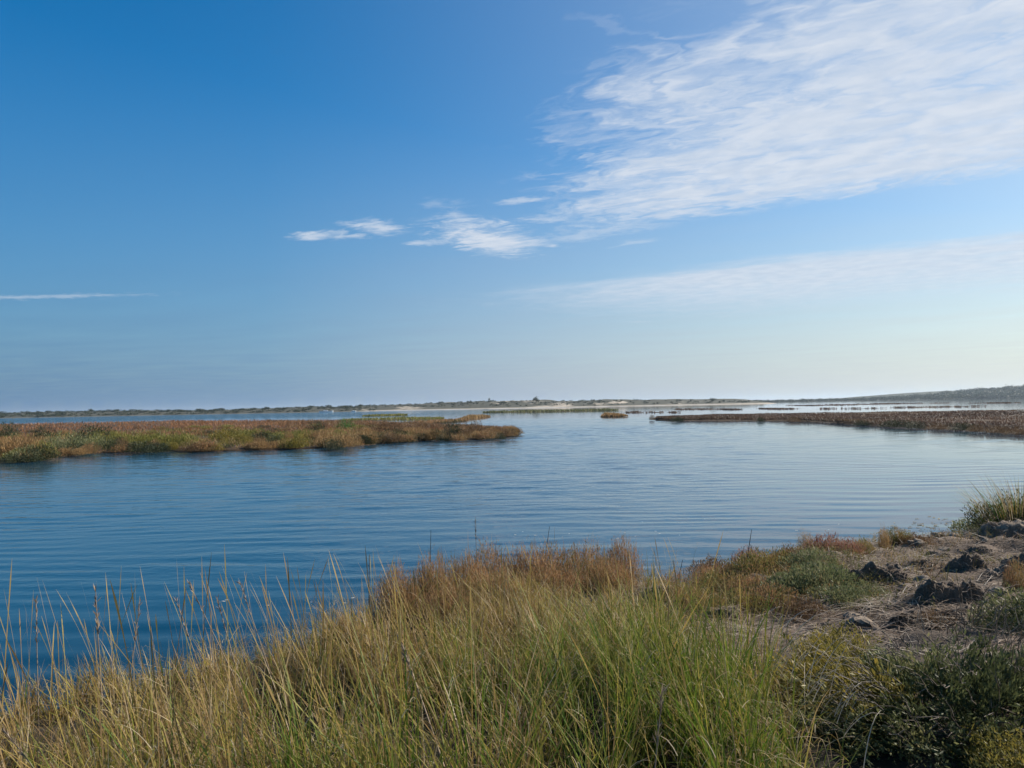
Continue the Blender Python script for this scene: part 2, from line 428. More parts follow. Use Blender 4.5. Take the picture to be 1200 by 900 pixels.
def clod_mat():
    m = earth_mat('dark_peat', [(0.25, (0.05, 0.037, 0.027)), (0.5, (0.125, 0.096, 0.072)), (0.75, (0.27, 0.215, 0.165))], 7, 60, 0.03)
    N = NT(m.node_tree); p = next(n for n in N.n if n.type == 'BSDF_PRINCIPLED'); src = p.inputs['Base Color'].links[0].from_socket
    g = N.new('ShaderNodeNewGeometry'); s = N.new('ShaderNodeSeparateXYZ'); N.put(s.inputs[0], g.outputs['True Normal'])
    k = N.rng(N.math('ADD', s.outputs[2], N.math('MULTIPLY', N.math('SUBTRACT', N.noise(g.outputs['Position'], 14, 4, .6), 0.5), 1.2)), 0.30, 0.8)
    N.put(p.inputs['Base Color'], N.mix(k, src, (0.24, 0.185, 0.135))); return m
M_clod = clod_mat()
M_marsh = earth_mat('marsh_soil', [(0.3, (0.03, 0.022, 0.014)), (0.5, (0.075, 0.048, 0.028)), (0.72, (0.14, 0.09, 0.05))], 0.35, 6, 0.05)
M_flat = earth_mat('wet_sand_flat', [(0.3, (0.30, 0.275, 0.24)), (0.6, (0.48, 0.45, 0.40))], 0.05, 1, 0.02, 0.6, 0.4)
M_scrub = earth_mat('wooded_slope', [(0.3, (0.03, 0.038, 0.022)), (0.7, (0.07, 0.075, 0.04))], 0.02, .3, 0.02)
M_water = water_mat()

def dune_mat():
    m = bpy.data.materials.new('dune_sand_and_scrub'); m.use_nodes = True
    N = NT(m.node_tree); N.n.clear()
    pos = N.new('ShaderNodeNewGeometry').outputs['Position']
    sx = N.new('ShaderNodeSeparateXYZ'); N.put(sx.inputs[0], pos)
    a = N.noise(N.scaled(pos, (0.03, 0.02, 0.12)), 1.0, 6, 0.65)
    b = N.noise(pos, 0.35, 4, 0.6)
    sand = N.ramp(b, [(0.3, (0.42, 0.34, 0.25)), (0.7, (0.55, 0.47, 0.37))])
    scrub = N.ramp(b, [(0.3, (0.03, 0.034, 0.02)), (0.7, (0.085, 0.075, 0.042))])
    cover = N.math('ADD', N.rng(a, 0.36, 0.50), N.rng(sx.outputs[0], -90.0, -170.0), clamp=True)
    lowlim = N.rng(sx.outputs[0], -105.0, -125.0, 0.35, -0.4)
    cover = N.math('MULTIPLY', cover, N.rng(N.math('SUBTRACT', sx.outputs[2], lowlim), -0.2, 0.8))
    c = N.mix(cover, sand, scrub)
    p = N.new('ShaderNodeBsdfPrincipled'); N.put(p.inputs['Base Color'], c); p.inputs['Roughness'].default_value = 0.95
    o = N.new('ShaderNodeOutputMaterial'); N.l.new(p.outputs[0], o.inputs[0])
    return m
M_dune = dune_mat()

# plant materials (real base colours)
M_grass = veg_mat('straw_and_green_grass', [(0.0, (0.055, 0.125, 0.012)), (0.22, (0.115, 0.175, 0.02)), (0.46, (0.27, 0.235, 0.045)),
                  (0.62, (0.37, 0.255, 0.075)), (0.8, (0.21, 0.13, 0.058)), (0.9, (0.34, 0.23, 0.11)), (1.0, (0.52, 0.43, 0.28))], tip=(0.42, 0.29, 0.12), tip_at=(0.6, 1.4), trans=0.4)
M_straw = veg_mat('dead_straw', [(0.0, (0.085, 0.06, 0.042)), (0.35, (0.20, 0.142, 0.10)), (0.7, (0.33, 0.25, 0.178)), (1.0, (0.56, 0.48, 0.38))], trans=0.2)
M_twig = veg_mat('dry_twigs', [(0.0, (0.06, 0.045, 0.035)), (0.5, (0.17, 0.13, 0.10)), (1.0, (0.36, 0.31, 0.25))], trans=0.1)
M_darktwig = veg_mat('blackened_stems', [(0.0, (0.02, 0.017, 0.015)), (1.0, (0.07, 0.055, 0.045))], trans=0.05)
M_blite = veg_mat('dark_green_leaves', [(0.0, (0.055, 0.065, 0.026)), (0.45, (0.125, 0.14, 0.055)), (0.75, (0.22, 0.215, 0.09)), (1.0, (0.34, 0.29, 0.14))], trans=0.3)
M_olive = veg_mat('yellow_olive_leaves', [(0.0, (0.10, 0.10, 0.03)), (0.5, (0.20, 0.17, 0.04)), (1.0, (0.36, 0.26, 0.05))], trans=0.4)
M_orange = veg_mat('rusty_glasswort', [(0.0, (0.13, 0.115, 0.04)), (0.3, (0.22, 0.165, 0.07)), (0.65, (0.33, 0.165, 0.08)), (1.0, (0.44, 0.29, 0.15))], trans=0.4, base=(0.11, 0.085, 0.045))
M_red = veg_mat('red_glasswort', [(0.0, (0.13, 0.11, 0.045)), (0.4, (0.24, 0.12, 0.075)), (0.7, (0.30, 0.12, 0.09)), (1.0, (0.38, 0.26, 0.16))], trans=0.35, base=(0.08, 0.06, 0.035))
M_purslane = veg_mat('grey_green_purslane', [(0.0, (0.085, 0.10, 0.04)), (0.35, (0.15, 0.17, 0.075)), (0.7, (0.22, 0.22, 0.11)), (1.0, (0.32, 0.26, 0.13))], trans=0.3)
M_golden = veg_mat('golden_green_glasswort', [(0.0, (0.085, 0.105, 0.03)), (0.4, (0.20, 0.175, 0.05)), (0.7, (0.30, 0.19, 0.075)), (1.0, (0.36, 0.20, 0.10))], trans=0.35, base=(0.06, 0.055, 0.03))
M_tan = veg_mat('tan_tuft', [(0.0, (0.22, 0.13, 0.05)), (0.6, (0.34, 0.21, 0.09)), (1.0, (0.44, 0.30, 0.14))], trans=0.35)
M_brown = veg_mat('brown_marsh_bush', [(0.0, (0.07, 0.045, 0.025)), (0.5, (0.17, 0.10, 0.05)), (1.0, (0.27, 0.17, 0.08))], trans=0.3)
M_mgrass = veg_mat('olive_marsh_grass', [(0.0, (0.12, 0.14, 0.03)), (0.5, (0.21, 0.20, 0.05)), (1.0, (0.31, 0.25, 0.08))], trans=0.35)
M_dusky = veg_mat('dusky_marsh_mat', [(0.0, (0.06, 0.038, 0.026)), (0.5, (0.13, 0.072, 0.048)), (1.0, (0.20, 0.125, 0.075))], trans=0.25)
M_darkbush = veg_mat('blackish_marsh_leaves', [(0.0, (0.018, 0.026, 0.012)), (0.6, (0.045, 0.055, 0.024)), (1.0, (0.10, 0.10, 0.04))], trans=0.2)
M_rustsward = veg_mat('rust_red_sward', [(0.0, (0.16, 0.085, 0.04)), (0.5, (0.30, 0.135, 0.06)), (1.0, (0.40, 0.21, 0.09))], trans=0.35)
M_bright = veg_mat('fresh_green_leaves', [(0.0, (0.03, 0.10, 0.02)), (1.0, (0.10, 0.22, 0.05))], trans=0.35)
M_pine = veg_mat('far_tree_leaves', [(0.0, (0.025, 0.035, 0.018)), (1.0, (0.065, 0.08, 0.04))], trans=0.2)
M_foam = bpy.data.materials.new('pale_foam'); M_foam.use_nodes = True
M_foam.node_tree.nodes['Principled BSDF'].inputs['Base Color'].default_value = (0.62, 0.60, 0.55, 1)
M_hull = bpy.data.materials.new('white_boat_paint'); M_hull.use_nodes = True
M_hull.node_tree.nodes['Principled BSDF'].inputs['Base Color'].default_value = (0.8, 0.8, 0.78, 1)

# ------------------------------------------------------------------ ground (bed + the bank we stand on)
SHORE = np.array([(-60, -6), (-12, 2.0), (-6, 4.4), (-3.8, 5.5), (-2.85, 6.2), (-1.97, 7.0), (-1.5, 7.9), (-0.9, 8.8), (0, 9.15), (1.4, 9.5),
                  (1.72, 9.0), (2.05, 9.0), (2.6, 9.7), (3.9, 10.9), (5.1, 11.6), (6.6, 12.0), (7.6, 12.6), (8.2, 13.6), (9.7, 15.2), (14, 17.5), (30, 19), (80, 22)])
def shore_d(x, y):
    """metres inland of the water's edge (negative: under water)"""
    s = np.interp(x, SHORE[:, 0], SHORE[:, 1])
    s = s + 0.28 * fbm(np.asarray(x) * 1.3, np.asarray(y) * 0 + 3.3, 5, 4)
    return (s - y) * 0.8
def ground_z(x, y):
    d = shore_d(x, y)
    land = 0.10 * sstep(-0.05, 0.25, d) + 0.16 * sstep(0.1, 1.6, d) + 0.16 * sstep(1.5, 5.0, d)
    land = land + sstep(0, 0.6, d) * (0.10 * fbm(x * 1.1, y * 1.1, 21) + 0.06 * fbm(x * 4, y * 4, 33))
    # hummocky wrack terrace on the right
    r = sstep(2.2, 3.4, x) * sstep(0.2, 1.2, d) * sstep(4.6, 5.6, y)
    land = land + r * (0.46 * np.abs(fbm(x * 1.1 + 4, y * 1.9, 51, 5)) + 0.07 * fbm(x * 5, y * 6, 53, 4) + 0.02)
    bed = -0.03 - 0.10 * np.clip(-d, 0, 4) - 0.02 * np.clip(-d - 4, 0, 20)
    return np.where(d > 0, land, np.maximum(bed, -0.85))

def axis(lo, hi, step, far0, far1, g=1.16):
    c = list(np.arange(lo, hi + 1e-6, step)); a = []; s = step; x = lo
    while x > far0: s *= g; x -= s; a.append(x)
    b = []; s = step; x = hi
    while x < far1: s *= g; x += s; b.append(x)
    return np.array(a[::-1] + c + b)
def grid_mesh(name, xs, ys, zf):
    X, Y = np.meshgrid(xs, ys); Z = zf(X, Y)
    v = np.stack([X, Y, Z], -1).reshape(-1, 3); nx, ny = len(xs), len(ys)
    i = (np.arange(ny - 1)[:, None] * nx + np.arange(nx - 1)[None, :])
    q = np.stack([i, i + 1, i + nx + 1, i + nx], -1).reshape(-1, 4)
    return mesh_from(name, v, q)
gm = grid_mesh('ground', axis(-7, 13, 0.08, -6000, 6000), axis(-1, 17, 0.08, -600, 9000), ground_z)
g = link('ground', gm, M_mud); tag(g, 'brown mud bank and shallow lagoon bed', kind='structure')
def water_z(x, y):
    """low wave trains and wind chop as real relief; dies out where the sheet gets coarse"""
    step = np.maximum(.07, .0025 * y)
    s = x / np.maximum(y, 1.0)
    wx = x + 2.6 * fbm(x * .07, y * .09, 501, 3); wy = y + 3.4 * fbm(x * .06 + 9, y * .10, 511, 3)
    mid = sstep(12, 20, y) * sstep(170, 100, y) * sstep(-.62, -.25, s) * sstep(.52, .12, s)
    patch = sstep(-.10, .12, fbm(x * .03 + 3, y * .05, 521, 3))
    lee = sstep(46, 34, y + .35 * x) * sstep(.45, .1, s)
    windy = np.clip(np.maximum(mid * (.45 + .55 * patch), patch * lee * .6), 0, 1)
    z = 0
    for k, (lam, ang, amp) in enumerate([(.52, .06, .0030), (.74, -.10, .0036), (1.05, .17, .0034), (.40, -.03, .0018)]):
        m = np.clip(.45 + 2.6 * fbm(x * .30 + k * 7, y * .42, 530 + k, 3), 0, 1) * sstep(2.2, 4.5, lam / step)
        z = z + amp * m * np.sin(2 * PI / lam * (wx * math.sin(ang) + wy * math.cos(ang)) + 13 * fbm(wx * .13, wy * .17, 540 + k, 3))
    z = z * (1.0 - .35 * windy)
    for k, (sx_, sy_, amp) in enumerate([(.9, 1.5, .040), (1.7, 2.6, .026), (.4, .7, .026)]):
        z = z + windy * amp * 2 * fbm(wx * sx_ + .35 * wy, wy * sy_ - .2 * wx, 550 + k, 2) * sstep(2.0, 4.0, 1.3 / sy_ / step)
    return z * sstep(200, 140, y) * sstep(2.0, 4.0, y) * sstep(75, 58, np.abs(x)) - 0.0
yy_ = [3.0]
while yy_[-1] < 170: yy_.append(yy_[-1] + max(.07, .0025 * yy_[-1]))
g_ = yy_[-1] - yy_[-2]
while yy_[-1] < 9000: g_ *= 1.25; yy_.append(yy_[-1] + g_)
yb_ = [3.0]; g_ = .07
while yb_[-1] > -600: g_ *= 1.4; yb_.append(yb_[-1] - g_)
w = link('water', grid_mesh('water', axis(-60, 60, .27, -6000, 6000, 1.3), np.array(yb_[:0:-1] + yy_), water_z), M_water)
_co = np.empty(len(w.data.vertices) * 3, np.float32); w.data.vertices.foreach_get('co', _co); _co = _co.reshape(-1, 3)
_a = w.data.attributes.new('depth', 'FLOAT', 'POINT')
_a.data.foreach_set('value', np.clip(-ground_z(_co[:, 0].astype(float), _co[:, 1].astype(float)), 0, 3).astype(np.float32))
tag(w, 'rippled blue lagoon water', kind='structure')

# ------------------------------------------------------------------ marsh islands, sand flats, dunes, hill
def strip(name, near, far, height, mat, seed, nx=220, ny=40, rough=0.35, freq=0.25, bank=0.35, edge=0.6, gaps=False):
    """land between a near and a far shoreline (both lists of points, by x fraction)"""
    near, far = np.array([p[:2] for p in near], float), np.array([p[:2] for p in far], float)
    def res(pl, n):
        d = np.r_[0, np.cumsum(np.hypot(*np.diff(pl, axis=0).T))]; t = np.linspace(0, d[-1], n)
        return np.stack([np.interp(t, d, pl[:, 0]), np.interp(t, d, pl[:, 1])], -1)
    a, b = res(near, nx), res(far, nx)
    v = np.linspace(0, 1, ny) ** 1.6
    p = a[None] + (b - a)[None] * v[:, None, None]
    p[..., 0] += edge * fbm(p[..., 0] * 0.6, p[..., 1] * 0.6, seed + 3); p[..., 1] += edge * 2 * fbm(p[..., 0] * 0.5, p[..., 1] * 0.3, seed + 5)
    depth = np.linalg.norm(b - a, axis=1)[None, :]
    din = np.minimum(v[:, None] * depth, (1 - v[:, None]) * depth)
    z = height * sstep(-0.02, bank * 3, din) + rough * fbm(p[..., 0] * freq, p[..., 1] * freq, seed) * sstep(0, 2.5, din)
    if gaps: z = z - 0.35 * sstep(-.02, .08, fbm(np.linspace(0, 14, nx) + seed, np.zeros(nx) + seed, seed, 4))[None, :]
    z = np.where(din < 1e-4, -0.5, z)
    end = np.minimum(np.arange(nx), np.arange(nx)[::-1])[None, :]
    z = np.where(end < 1, -0.5, z)
    vv = np.concatenate([p, z[..., None]], -1).reshape(-1, 3)
    i = (np.arange(ny - 1)[:, None] * nx + np.arange(nx - 1)[None, :])
    q = np.stack([i, i + 1, i + nx + 1, i + nx], -1).reshape(-1, 4)
    o = link(name, mesh_from(name, vv, q), mat)
    tag(o, kind='structure')
    return o, (a, b)

def sample_strip(ab, n, vpow=1.0, v0=0.0, v1=1.0, u0=0.0, u1=1.0):
    a, b = ab; u = rng.uniform(u0, u1, n) * (len(a) - 1); i = np.minimum(u.astype(int), len(a) - 2); f = (u - i)[:, None]
    pa, pb = a[i] * (1 - f) + a[i + 1] * f, b[i] * (1 - f) + b[i + 1] * f
    v = (v0 + (v1 - v0) * rng.uniform(0, 1, n) ** vpow)[:, None]
    return pa + (pb - pa) * v, u / (len(a) - 1), v[:, 0]

near_L = [P(-420, 562), P(-120, 548), P(0, 543), P(40, 542), P(62, 536), P(90, 533), P(130, 531), P(200, 529.5), P(260, 529), P(300, 528), P(340, 527),
          P(400, 525), P(420, 522), P(450, 519.5), P(500, 516.5), P(540, 517), P(580, 513.5), P(606, 509.5)]
far_L = [P(-420, 507), P(-120, 499.5), P(0, 498), P(100, 496), P(200, 494), P(300, 494), P(380, 494.5), P(430, 496), P(470, 498), P(500, 500), P(560, 503), P(600, 506.5), P(607, 509)]
isl_L, ab_L = strip('marsh_island', near_L, far_L, 0.16, M_marsh, 3, bank=.8, edge=1.8)
isl_L['label'] = 'long flat marsh island with green and rust vegetation across the channel'
near_R = [P(768, 492), P(800, 493.5), P(830, 493.5), P(870, 493.2), P(925, 493.5), P(980, 496), P(1020, 499), P(1080, 502), P(1140, 505), P(1200, 509.5), P(1330, 520), P(1500, 540)]
far_R = [P(770, 490.5), P(805, 488), P(840, 487), P(870, 486.6), P(925, 486), P(980, 485), P(1020, 484.4), P(1080, 483.4), P(1140, 482.6), P(1200, 482), P(1330, 481), P(1500, 480)]
isl_R, ab_R = strip('marsh_island', near_R, far_R, 0.16, M_marsh, 13, bank=1.2, edge=1.6)
isl_R['label'] = 'dusky reddish brown marsh flat beyond the bright water'

# thin marsh strips farther out: (near edge pixels, thickness in m of depth)
strips = []
for (x0, y0, x1, y1, dp, seed, lab) in [
        (395, 493.5, 520, 491.5, 24, 1, 'thin reed strip behind the long marsh island'),
        (470, 499.2, 548, 494.0, 14, 2, 'narrow rust coloured spit reaching from the long island'),
        (530, 494.0, 575, 488.5, 18, 3, 'ochre hummock at the tip of the narrow spit'),
        (424, 488.3, 475, 487.3, 30, 4, 'low green bar in the blue water before the dunes'),
        (565, 484.2, 725, 481.2, 40, 5, 'dark green saltmarsh bar across the middle of the lagoon'),
        (704, 489.0, 737, 488.4, 12, 6, 'round ochre islet alone in the channel'),
        (737, 484.0, 800, 483.6, 30, 7, 'broken dark bar beside the round islet'),
        (795, 480.3, 860, 479.6, 40, 8, 'dark bar before the hazy tidal flats'),
        (855, 480.3, 872, 480.0, 20, 9, 'pair of dark slabs of marsh in bright water'),
        (913, 479.6, 942, 479.2, 30, 10, 'dark slab of marsh in bright water, first of a pair'),
        (955, 475.5, 1003, 474.6, 60, 11, 'long dark bar under the wooded shore'),
        (1003, 474.5, 1060, 473.2, 60, 12, 'long dark bar following the wooded shore'),
        (1060, 473.0, 1120, 472.3, 50, 13, 'broken bar of marsh below the wooded hill'),
        (1180, 472.5, 1197, 472.0, 30, 14, 'small dark clump below the highest wooded hill'),
        (1050, 478.0, 1160, 476.5, 16, 15, 'thin line of plants in the bright shallows'),
        (960, 479.5, 1040, 478.6, 14, 16, 'thin dotted line of plants before the bright shallows')]:
    o, ab = strip('marsh_islet', [P(x0, y0), P((x0 + x1) / 2, (y0 + y1) / 2 + .15), P(x1, y1)],
                  [P(x0, y0) + Vector((0.5, dp * .3, 0)), P((x0 + x1) / 2, (y0 + y1) / 2) + Vector((0, dp, 0)), P(x1, y1) + Vector((-0.5, dp * .3, 0))],
                  0.07, M_marsh, 60 + seed, 120, 10, 0.12, 0.2, bank=2.0, edge=1.2, gaps=seed >= 7)
    o['label'] = lab; strips.append((o, ab, seed))

# sand flat and beach under the dunes
DY = 620.0
fl, _ = strip('sandbank', [(PY(440, 585), 585), (PY(520, 575), 575), (PY(575, 560), 560), (PY(600, 575), 575), (PY(660, 606), 606), (PY(760, 612), 612), (PY(900, 635), 635)],
              [(PY(440, 620), 640), (PY(620, 620), 640), (PY(905, 640), 660)], 0.35, M_flat, 90, 120, 12, 0.2, 0.03, bank=6, edge=6)
fl['label'] = 'pale sandbank and beach below the dunes'

def dunes():
    xs = np.linspace(-640, 330, 420); ys = np.linspace(575, 760, 46)
    X, Y = np.meshgrid(xs, ys)
    px = X / 620 * 900 + 600
    crest = np.interp(px, [-400, 0, 100, 200, 300, 400, 440, 520, 600, 700, 760, 840, 880, 930, 960], [5.0, 3.8, 3.6, 3.5, 3.8, 4.2, 5.0, 6.0, 6.4, 6.0, 5.4, 4.6, 4.2, 3.2, 2.0])
    near = np.interp(px, [-400, 0, 420, 440, 600, 960], [585, 585, 590, 600, 612, 640]) + 8 * fbm(X * 0.02, X * 0 + 2, 4)
    t = np.clip((Y - near) / 46.0, 0, 1)
    lump = fbm(X * 0.035, Y * 0.03, 41, 5)
    Z = crest * (t ** 0.8) * (0.95 + 0.75 * lump) + 0.3 * sstep(0, .1, t)
    Z = Z * (1 - sstep(690, 760, Y)) * (1 - sstep(900, 940, px)) - 0.8 * sstep(905, 940, px) - 0.6 * (1 - sstep(-6, 0, Y - near))
    v = np.stack([X, Y, Z], -1).reshape(-1, 3); nx, ny = len(xs), len(ys)
    i = (np.arange(ny - 1)[:, None] * nx + np.arange(nx - 1)[None, :])
    q = np.stack([i, i + 1, i + nx + 1, i + nx], -1).reshape(-1, 4)
    o = link('dunes', mesh_from('dunes', v, q), M_dune); tag(o, 'low sand dunes with dark scrub along the far shore', kind='structure')
    def z(x, y):
        ix = np.clip(np.round((np.asarray(x) - xs[0]) / (xs[1] - xs[0])).astype(int), 0, nx - 1)
        iy = np.clip(np.round((np.asarray(y) - ys[0]) / (ys[1] - ys[0])).astype(int), 0, ny - 1)
        return Z[iy, ix]
    return z
dune_z = dunes()

HY = 1150.0
def hill():
    xs = np.linspace(300, 1500, 300); ys = np.linspace(1080, 1700, 40)
    X, Y = np.meshgrid(xs, ys)
    px = X / HY * 900 + 600
    crest = np.interp(px, [830, 900, 950, 1050, 1110, 1150, 1200, 1300, 1500], [0.0, 0.3, 0.5, 1.0, 3.0, 4.5, 10.0, 17.0, 22.0])
    near = 1100 + 20 * fbm(X * 0.01, X * 0 + 1, 9)
    t = np.clip((Y - near) / 160.0, 0, 1)
    Z = crest * sstep(0, 1, t) * (0.85 + 0.4 * fbm(X * 0.01, Y * 0.01, 77)) + 0.4 * sstep(0, .05, t) - 0.7 * (1 - sstep(-10, 0, Y - near))
    v = np.stack([X, Y, Z], -1).reshape(-1, 3); nx, ny = len(xs), len(ys)
    i = (np.arange(ny - 1)[:, None] * nx + np.arange(nx - 1)[None, :])
    q = np.stack([i, i + 1, i + nx + 1, i + nx], -1).reshape(-1, 4)
    o = link('hill', mesh_from('hill', v, q), M_scrub); tag(o, 'low wooded hill rising on the far shore', kind='structure')
    def z(x, y):
        ix = np.clip(np.round((np.asarray(x) - xs[0]) / (xs[1] - xs[0])).astype(int), 0, nx - 1)
        iy = np.clip(np.round((np.asarray(y) - ys[0]) / (ys[1] - ys[0])).astype(int), 0, ny - 1)
        return Z[iy, ix]
    return z
hill_z = hill()

# ------------------------------------------------------------------ bush builders
def dome_points(n, r=1.0, h=1.0, seed=0, shell=0.5):
    """points through an uneven dome, thicker near its skin"""
    a = rng.uniform(0, 2 * PI, n); u = rng.uniform(0, 1, n)
    el = np.arcsin(u); k = rng.uniform(0, 1, n) ** shell
    lump = 1 + 0.55 * fbm(np.cos(a) * 1.6 + seed, np.sin(a) * 1.6 + el * 1.7, 70 + seed, 3) * 1.6
    rr = k * lump
    d = np.stack([np.cos(a) * np.cos(el), np.sin(a) * np.cos(el), np.sin(el)], -1)
    return d * rr[:, None] * np.array([r, r, h]), d

def leaf_dome_mesh(name, n, r, h, ll, lw, seed, up_=0.6, shell=0.45):
    G = Geo(); p, d = dome_points(n, r, h, seed, shell)
    dd = d * 0.7 + np.array([0, 0, up_]) + rng.normal(0, .45, (n, 3))
    tint = np.clip(0.5 + 0.9 * fbm(p[:, 0] * 3 / r, p[:, 1] * 3 / r + p[:, 2], seed + 9, 3) + rng.normal(0, .16, n), 0, 1)
    G.leaves(p, dd, ll * rng.uniform(.6, 1.3, n), lw * rng.uniform(.6, 1.3, n), tint)
    return G.mesh(name)
def sprig_dome_mesh(name, n, r, h, wid, seed, spread=0.6):
    """many short upright jointed shoots rising from a rounded cushion"""
    G = Geo(); a = rng.uniform(0, 2 * PI, n); k = np.sqrt(rng.uniform(0, 1, n))
    lump = 1 + 0.5 * fbm(np.cos(a) * 1.5 + seed, np.sin(a) * 1.5, seed + 31, 3)
    rad = k * lump * r
    top = h * np.sqrt(np.clip(1 - (k * 0.93) ** 2, 0, 1)) * (1 + 0.7 * fbm(np.cos(a) * rad * 4 / r, np.sin(a) * rad * 4 / r, seed + 5, 3)) * rng.uniform(.75, 1.15, n)
    z0 = top * rng.uniform(0.0, 0.6, n)
    root = np.stack([np.cos(a) * rad * .85, np.sin(a) * rad * .85, z0], -1)
    tint = np.clip(0.5 + 1.0 * fbm(root[:, 0] * 3 / r, root[:, 1] * 3 / r, seed + 3, 3) + rng.normal(0, .18, n), 0, 1)
    G.blades(root, np.maximum(top - z0, 0.02), a + rng.normal(0, .8, n), spread * rng.uniform(0, 1, n) * k, rng.uniform(-.2, .35, n), wid * rng.uniform(.7, 1.4, n), tint, seg=3)
    return G.mesh(name)
def twiggy_mesh(name, n, r, h, ll, lw, seed, shoots=300, wid=.006):
    """bushy plant of small narrow leaves with thin shoots poking out"""
    G = Geo(); p, d = dome_points(n, r, h, seed, .42)
    p[:, 2] *= 1 + .8 * fbm(p[:, 0] * 4 / r, p[:, 1] * 4 / r, seed + 4, 3)
    dd = d * .5 + np.array([0, 0, .75]) + rng.normal(0, .55, (n, 3))
    tint = np.clip(.46 + 1.1 * fbm(p[:, 0] * 2.6 / r, p[:, 1] * 2.6 / r + p[:, 2] * 2 / h, seed + 9, 3) + rng.normal(0, .17, n), 0, 1)
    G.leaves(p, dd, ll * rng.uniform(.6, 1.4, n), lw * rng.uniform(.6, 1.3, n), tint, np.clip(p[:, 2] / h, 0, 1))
    m = shoots; p, d = dome_points(m, r * .9, h * .9, seed, .3); p = p[np.argsort(p[:, 2])]
    G.blades(p, h * rng.uniform(.12, .42, m), rng.uniform(0, 2 * PI, m), rng.uniform(0, .6, m), rng.uniform(-.3, .5, m), wid * rng.uniform(.6, 1.2, m), np.clip(rng.normal(.7, .25, m), 0, 1), seg=3, v0=.4)
    return G.mesh(name)

def stem_mesh(name, r, h, rad, k, a):
    G = Geo()
    e = np.array([math.cos(a) * r * k, math.sin(a) * r * k, h * (1.05 - .55 * k)])
    m = e * .5 + np.array([0, 0, h * .12]) + rng.normal(0, .04 * r, 3)
    G.tube([e * .02, m, e], [rad, rad * .7, rad * .3], random.random(), 4)
    return G.mesh(name)

def make_bush(name, cat, foliage_me, foliage_mat, stems=0, r=1.0, h=1.0, rad=0.012, stem_mat=None):
    """a bush: Empty at its base > foliage, stems"""
    root = empty(name); root['category'] = cat
    f = link('foliage', foliage_me, foliage_mat, root); f['kind'] = 'stuff'
    for i in range(stems):
        link('stem', stem_mesh('stem', r, h, rad, random.uniform(.4, .98), 2 * PI * (i + random.random()) / stems), stem_mat, root)
    return root

class Kind:
    """a first bush and its copies"""
    def __init__(s, *a, **k): s.src = make_bush(*a, **k); s.used = False
    def put(s, loc, rz, sc, label, group=None):
        if not s.used:
            s.used = True; o = s.src; o.location = loc; o.rotation_euler = (0, 0, rz)
            o.scale = (sc, sc, sc) if isinstance(sc, (int, float)) else sc
            o['label'] = label
            if group: o['group'] = group
            return o
        return copy_thing(s.src, loc, rz, sc, label, group)

def gz(x, y): return float(ground_z(np.array([x]), np.array([y]))[0])
def gzs(x, y): return ground_z(x, y)
def on_bank(px, py, lift=0.0):
    """point of the bank under a photo pixel"""
    z = 0.25
    for _ in range(12):
        p = P(px, py, z); z = 0.5 * z + 0.5 * max(gz(p.x, p.y), -0.05)
    p = P(px, py, z); return Vector((p.x, p.y, gz(p.x, p.y) + lift))

# ------------------------------------------------------------------ tall grass in front
def grass_edge(y):
    """right hand limit of the tall grass"""
    return np.interp(y, [1.0, 2.0, 2.6, 3.9, 5.0, 6.4, 7.4, 8.4], [.45, .78, .98, 1.42, 1.58, 1.62, 1.75, 1.5])

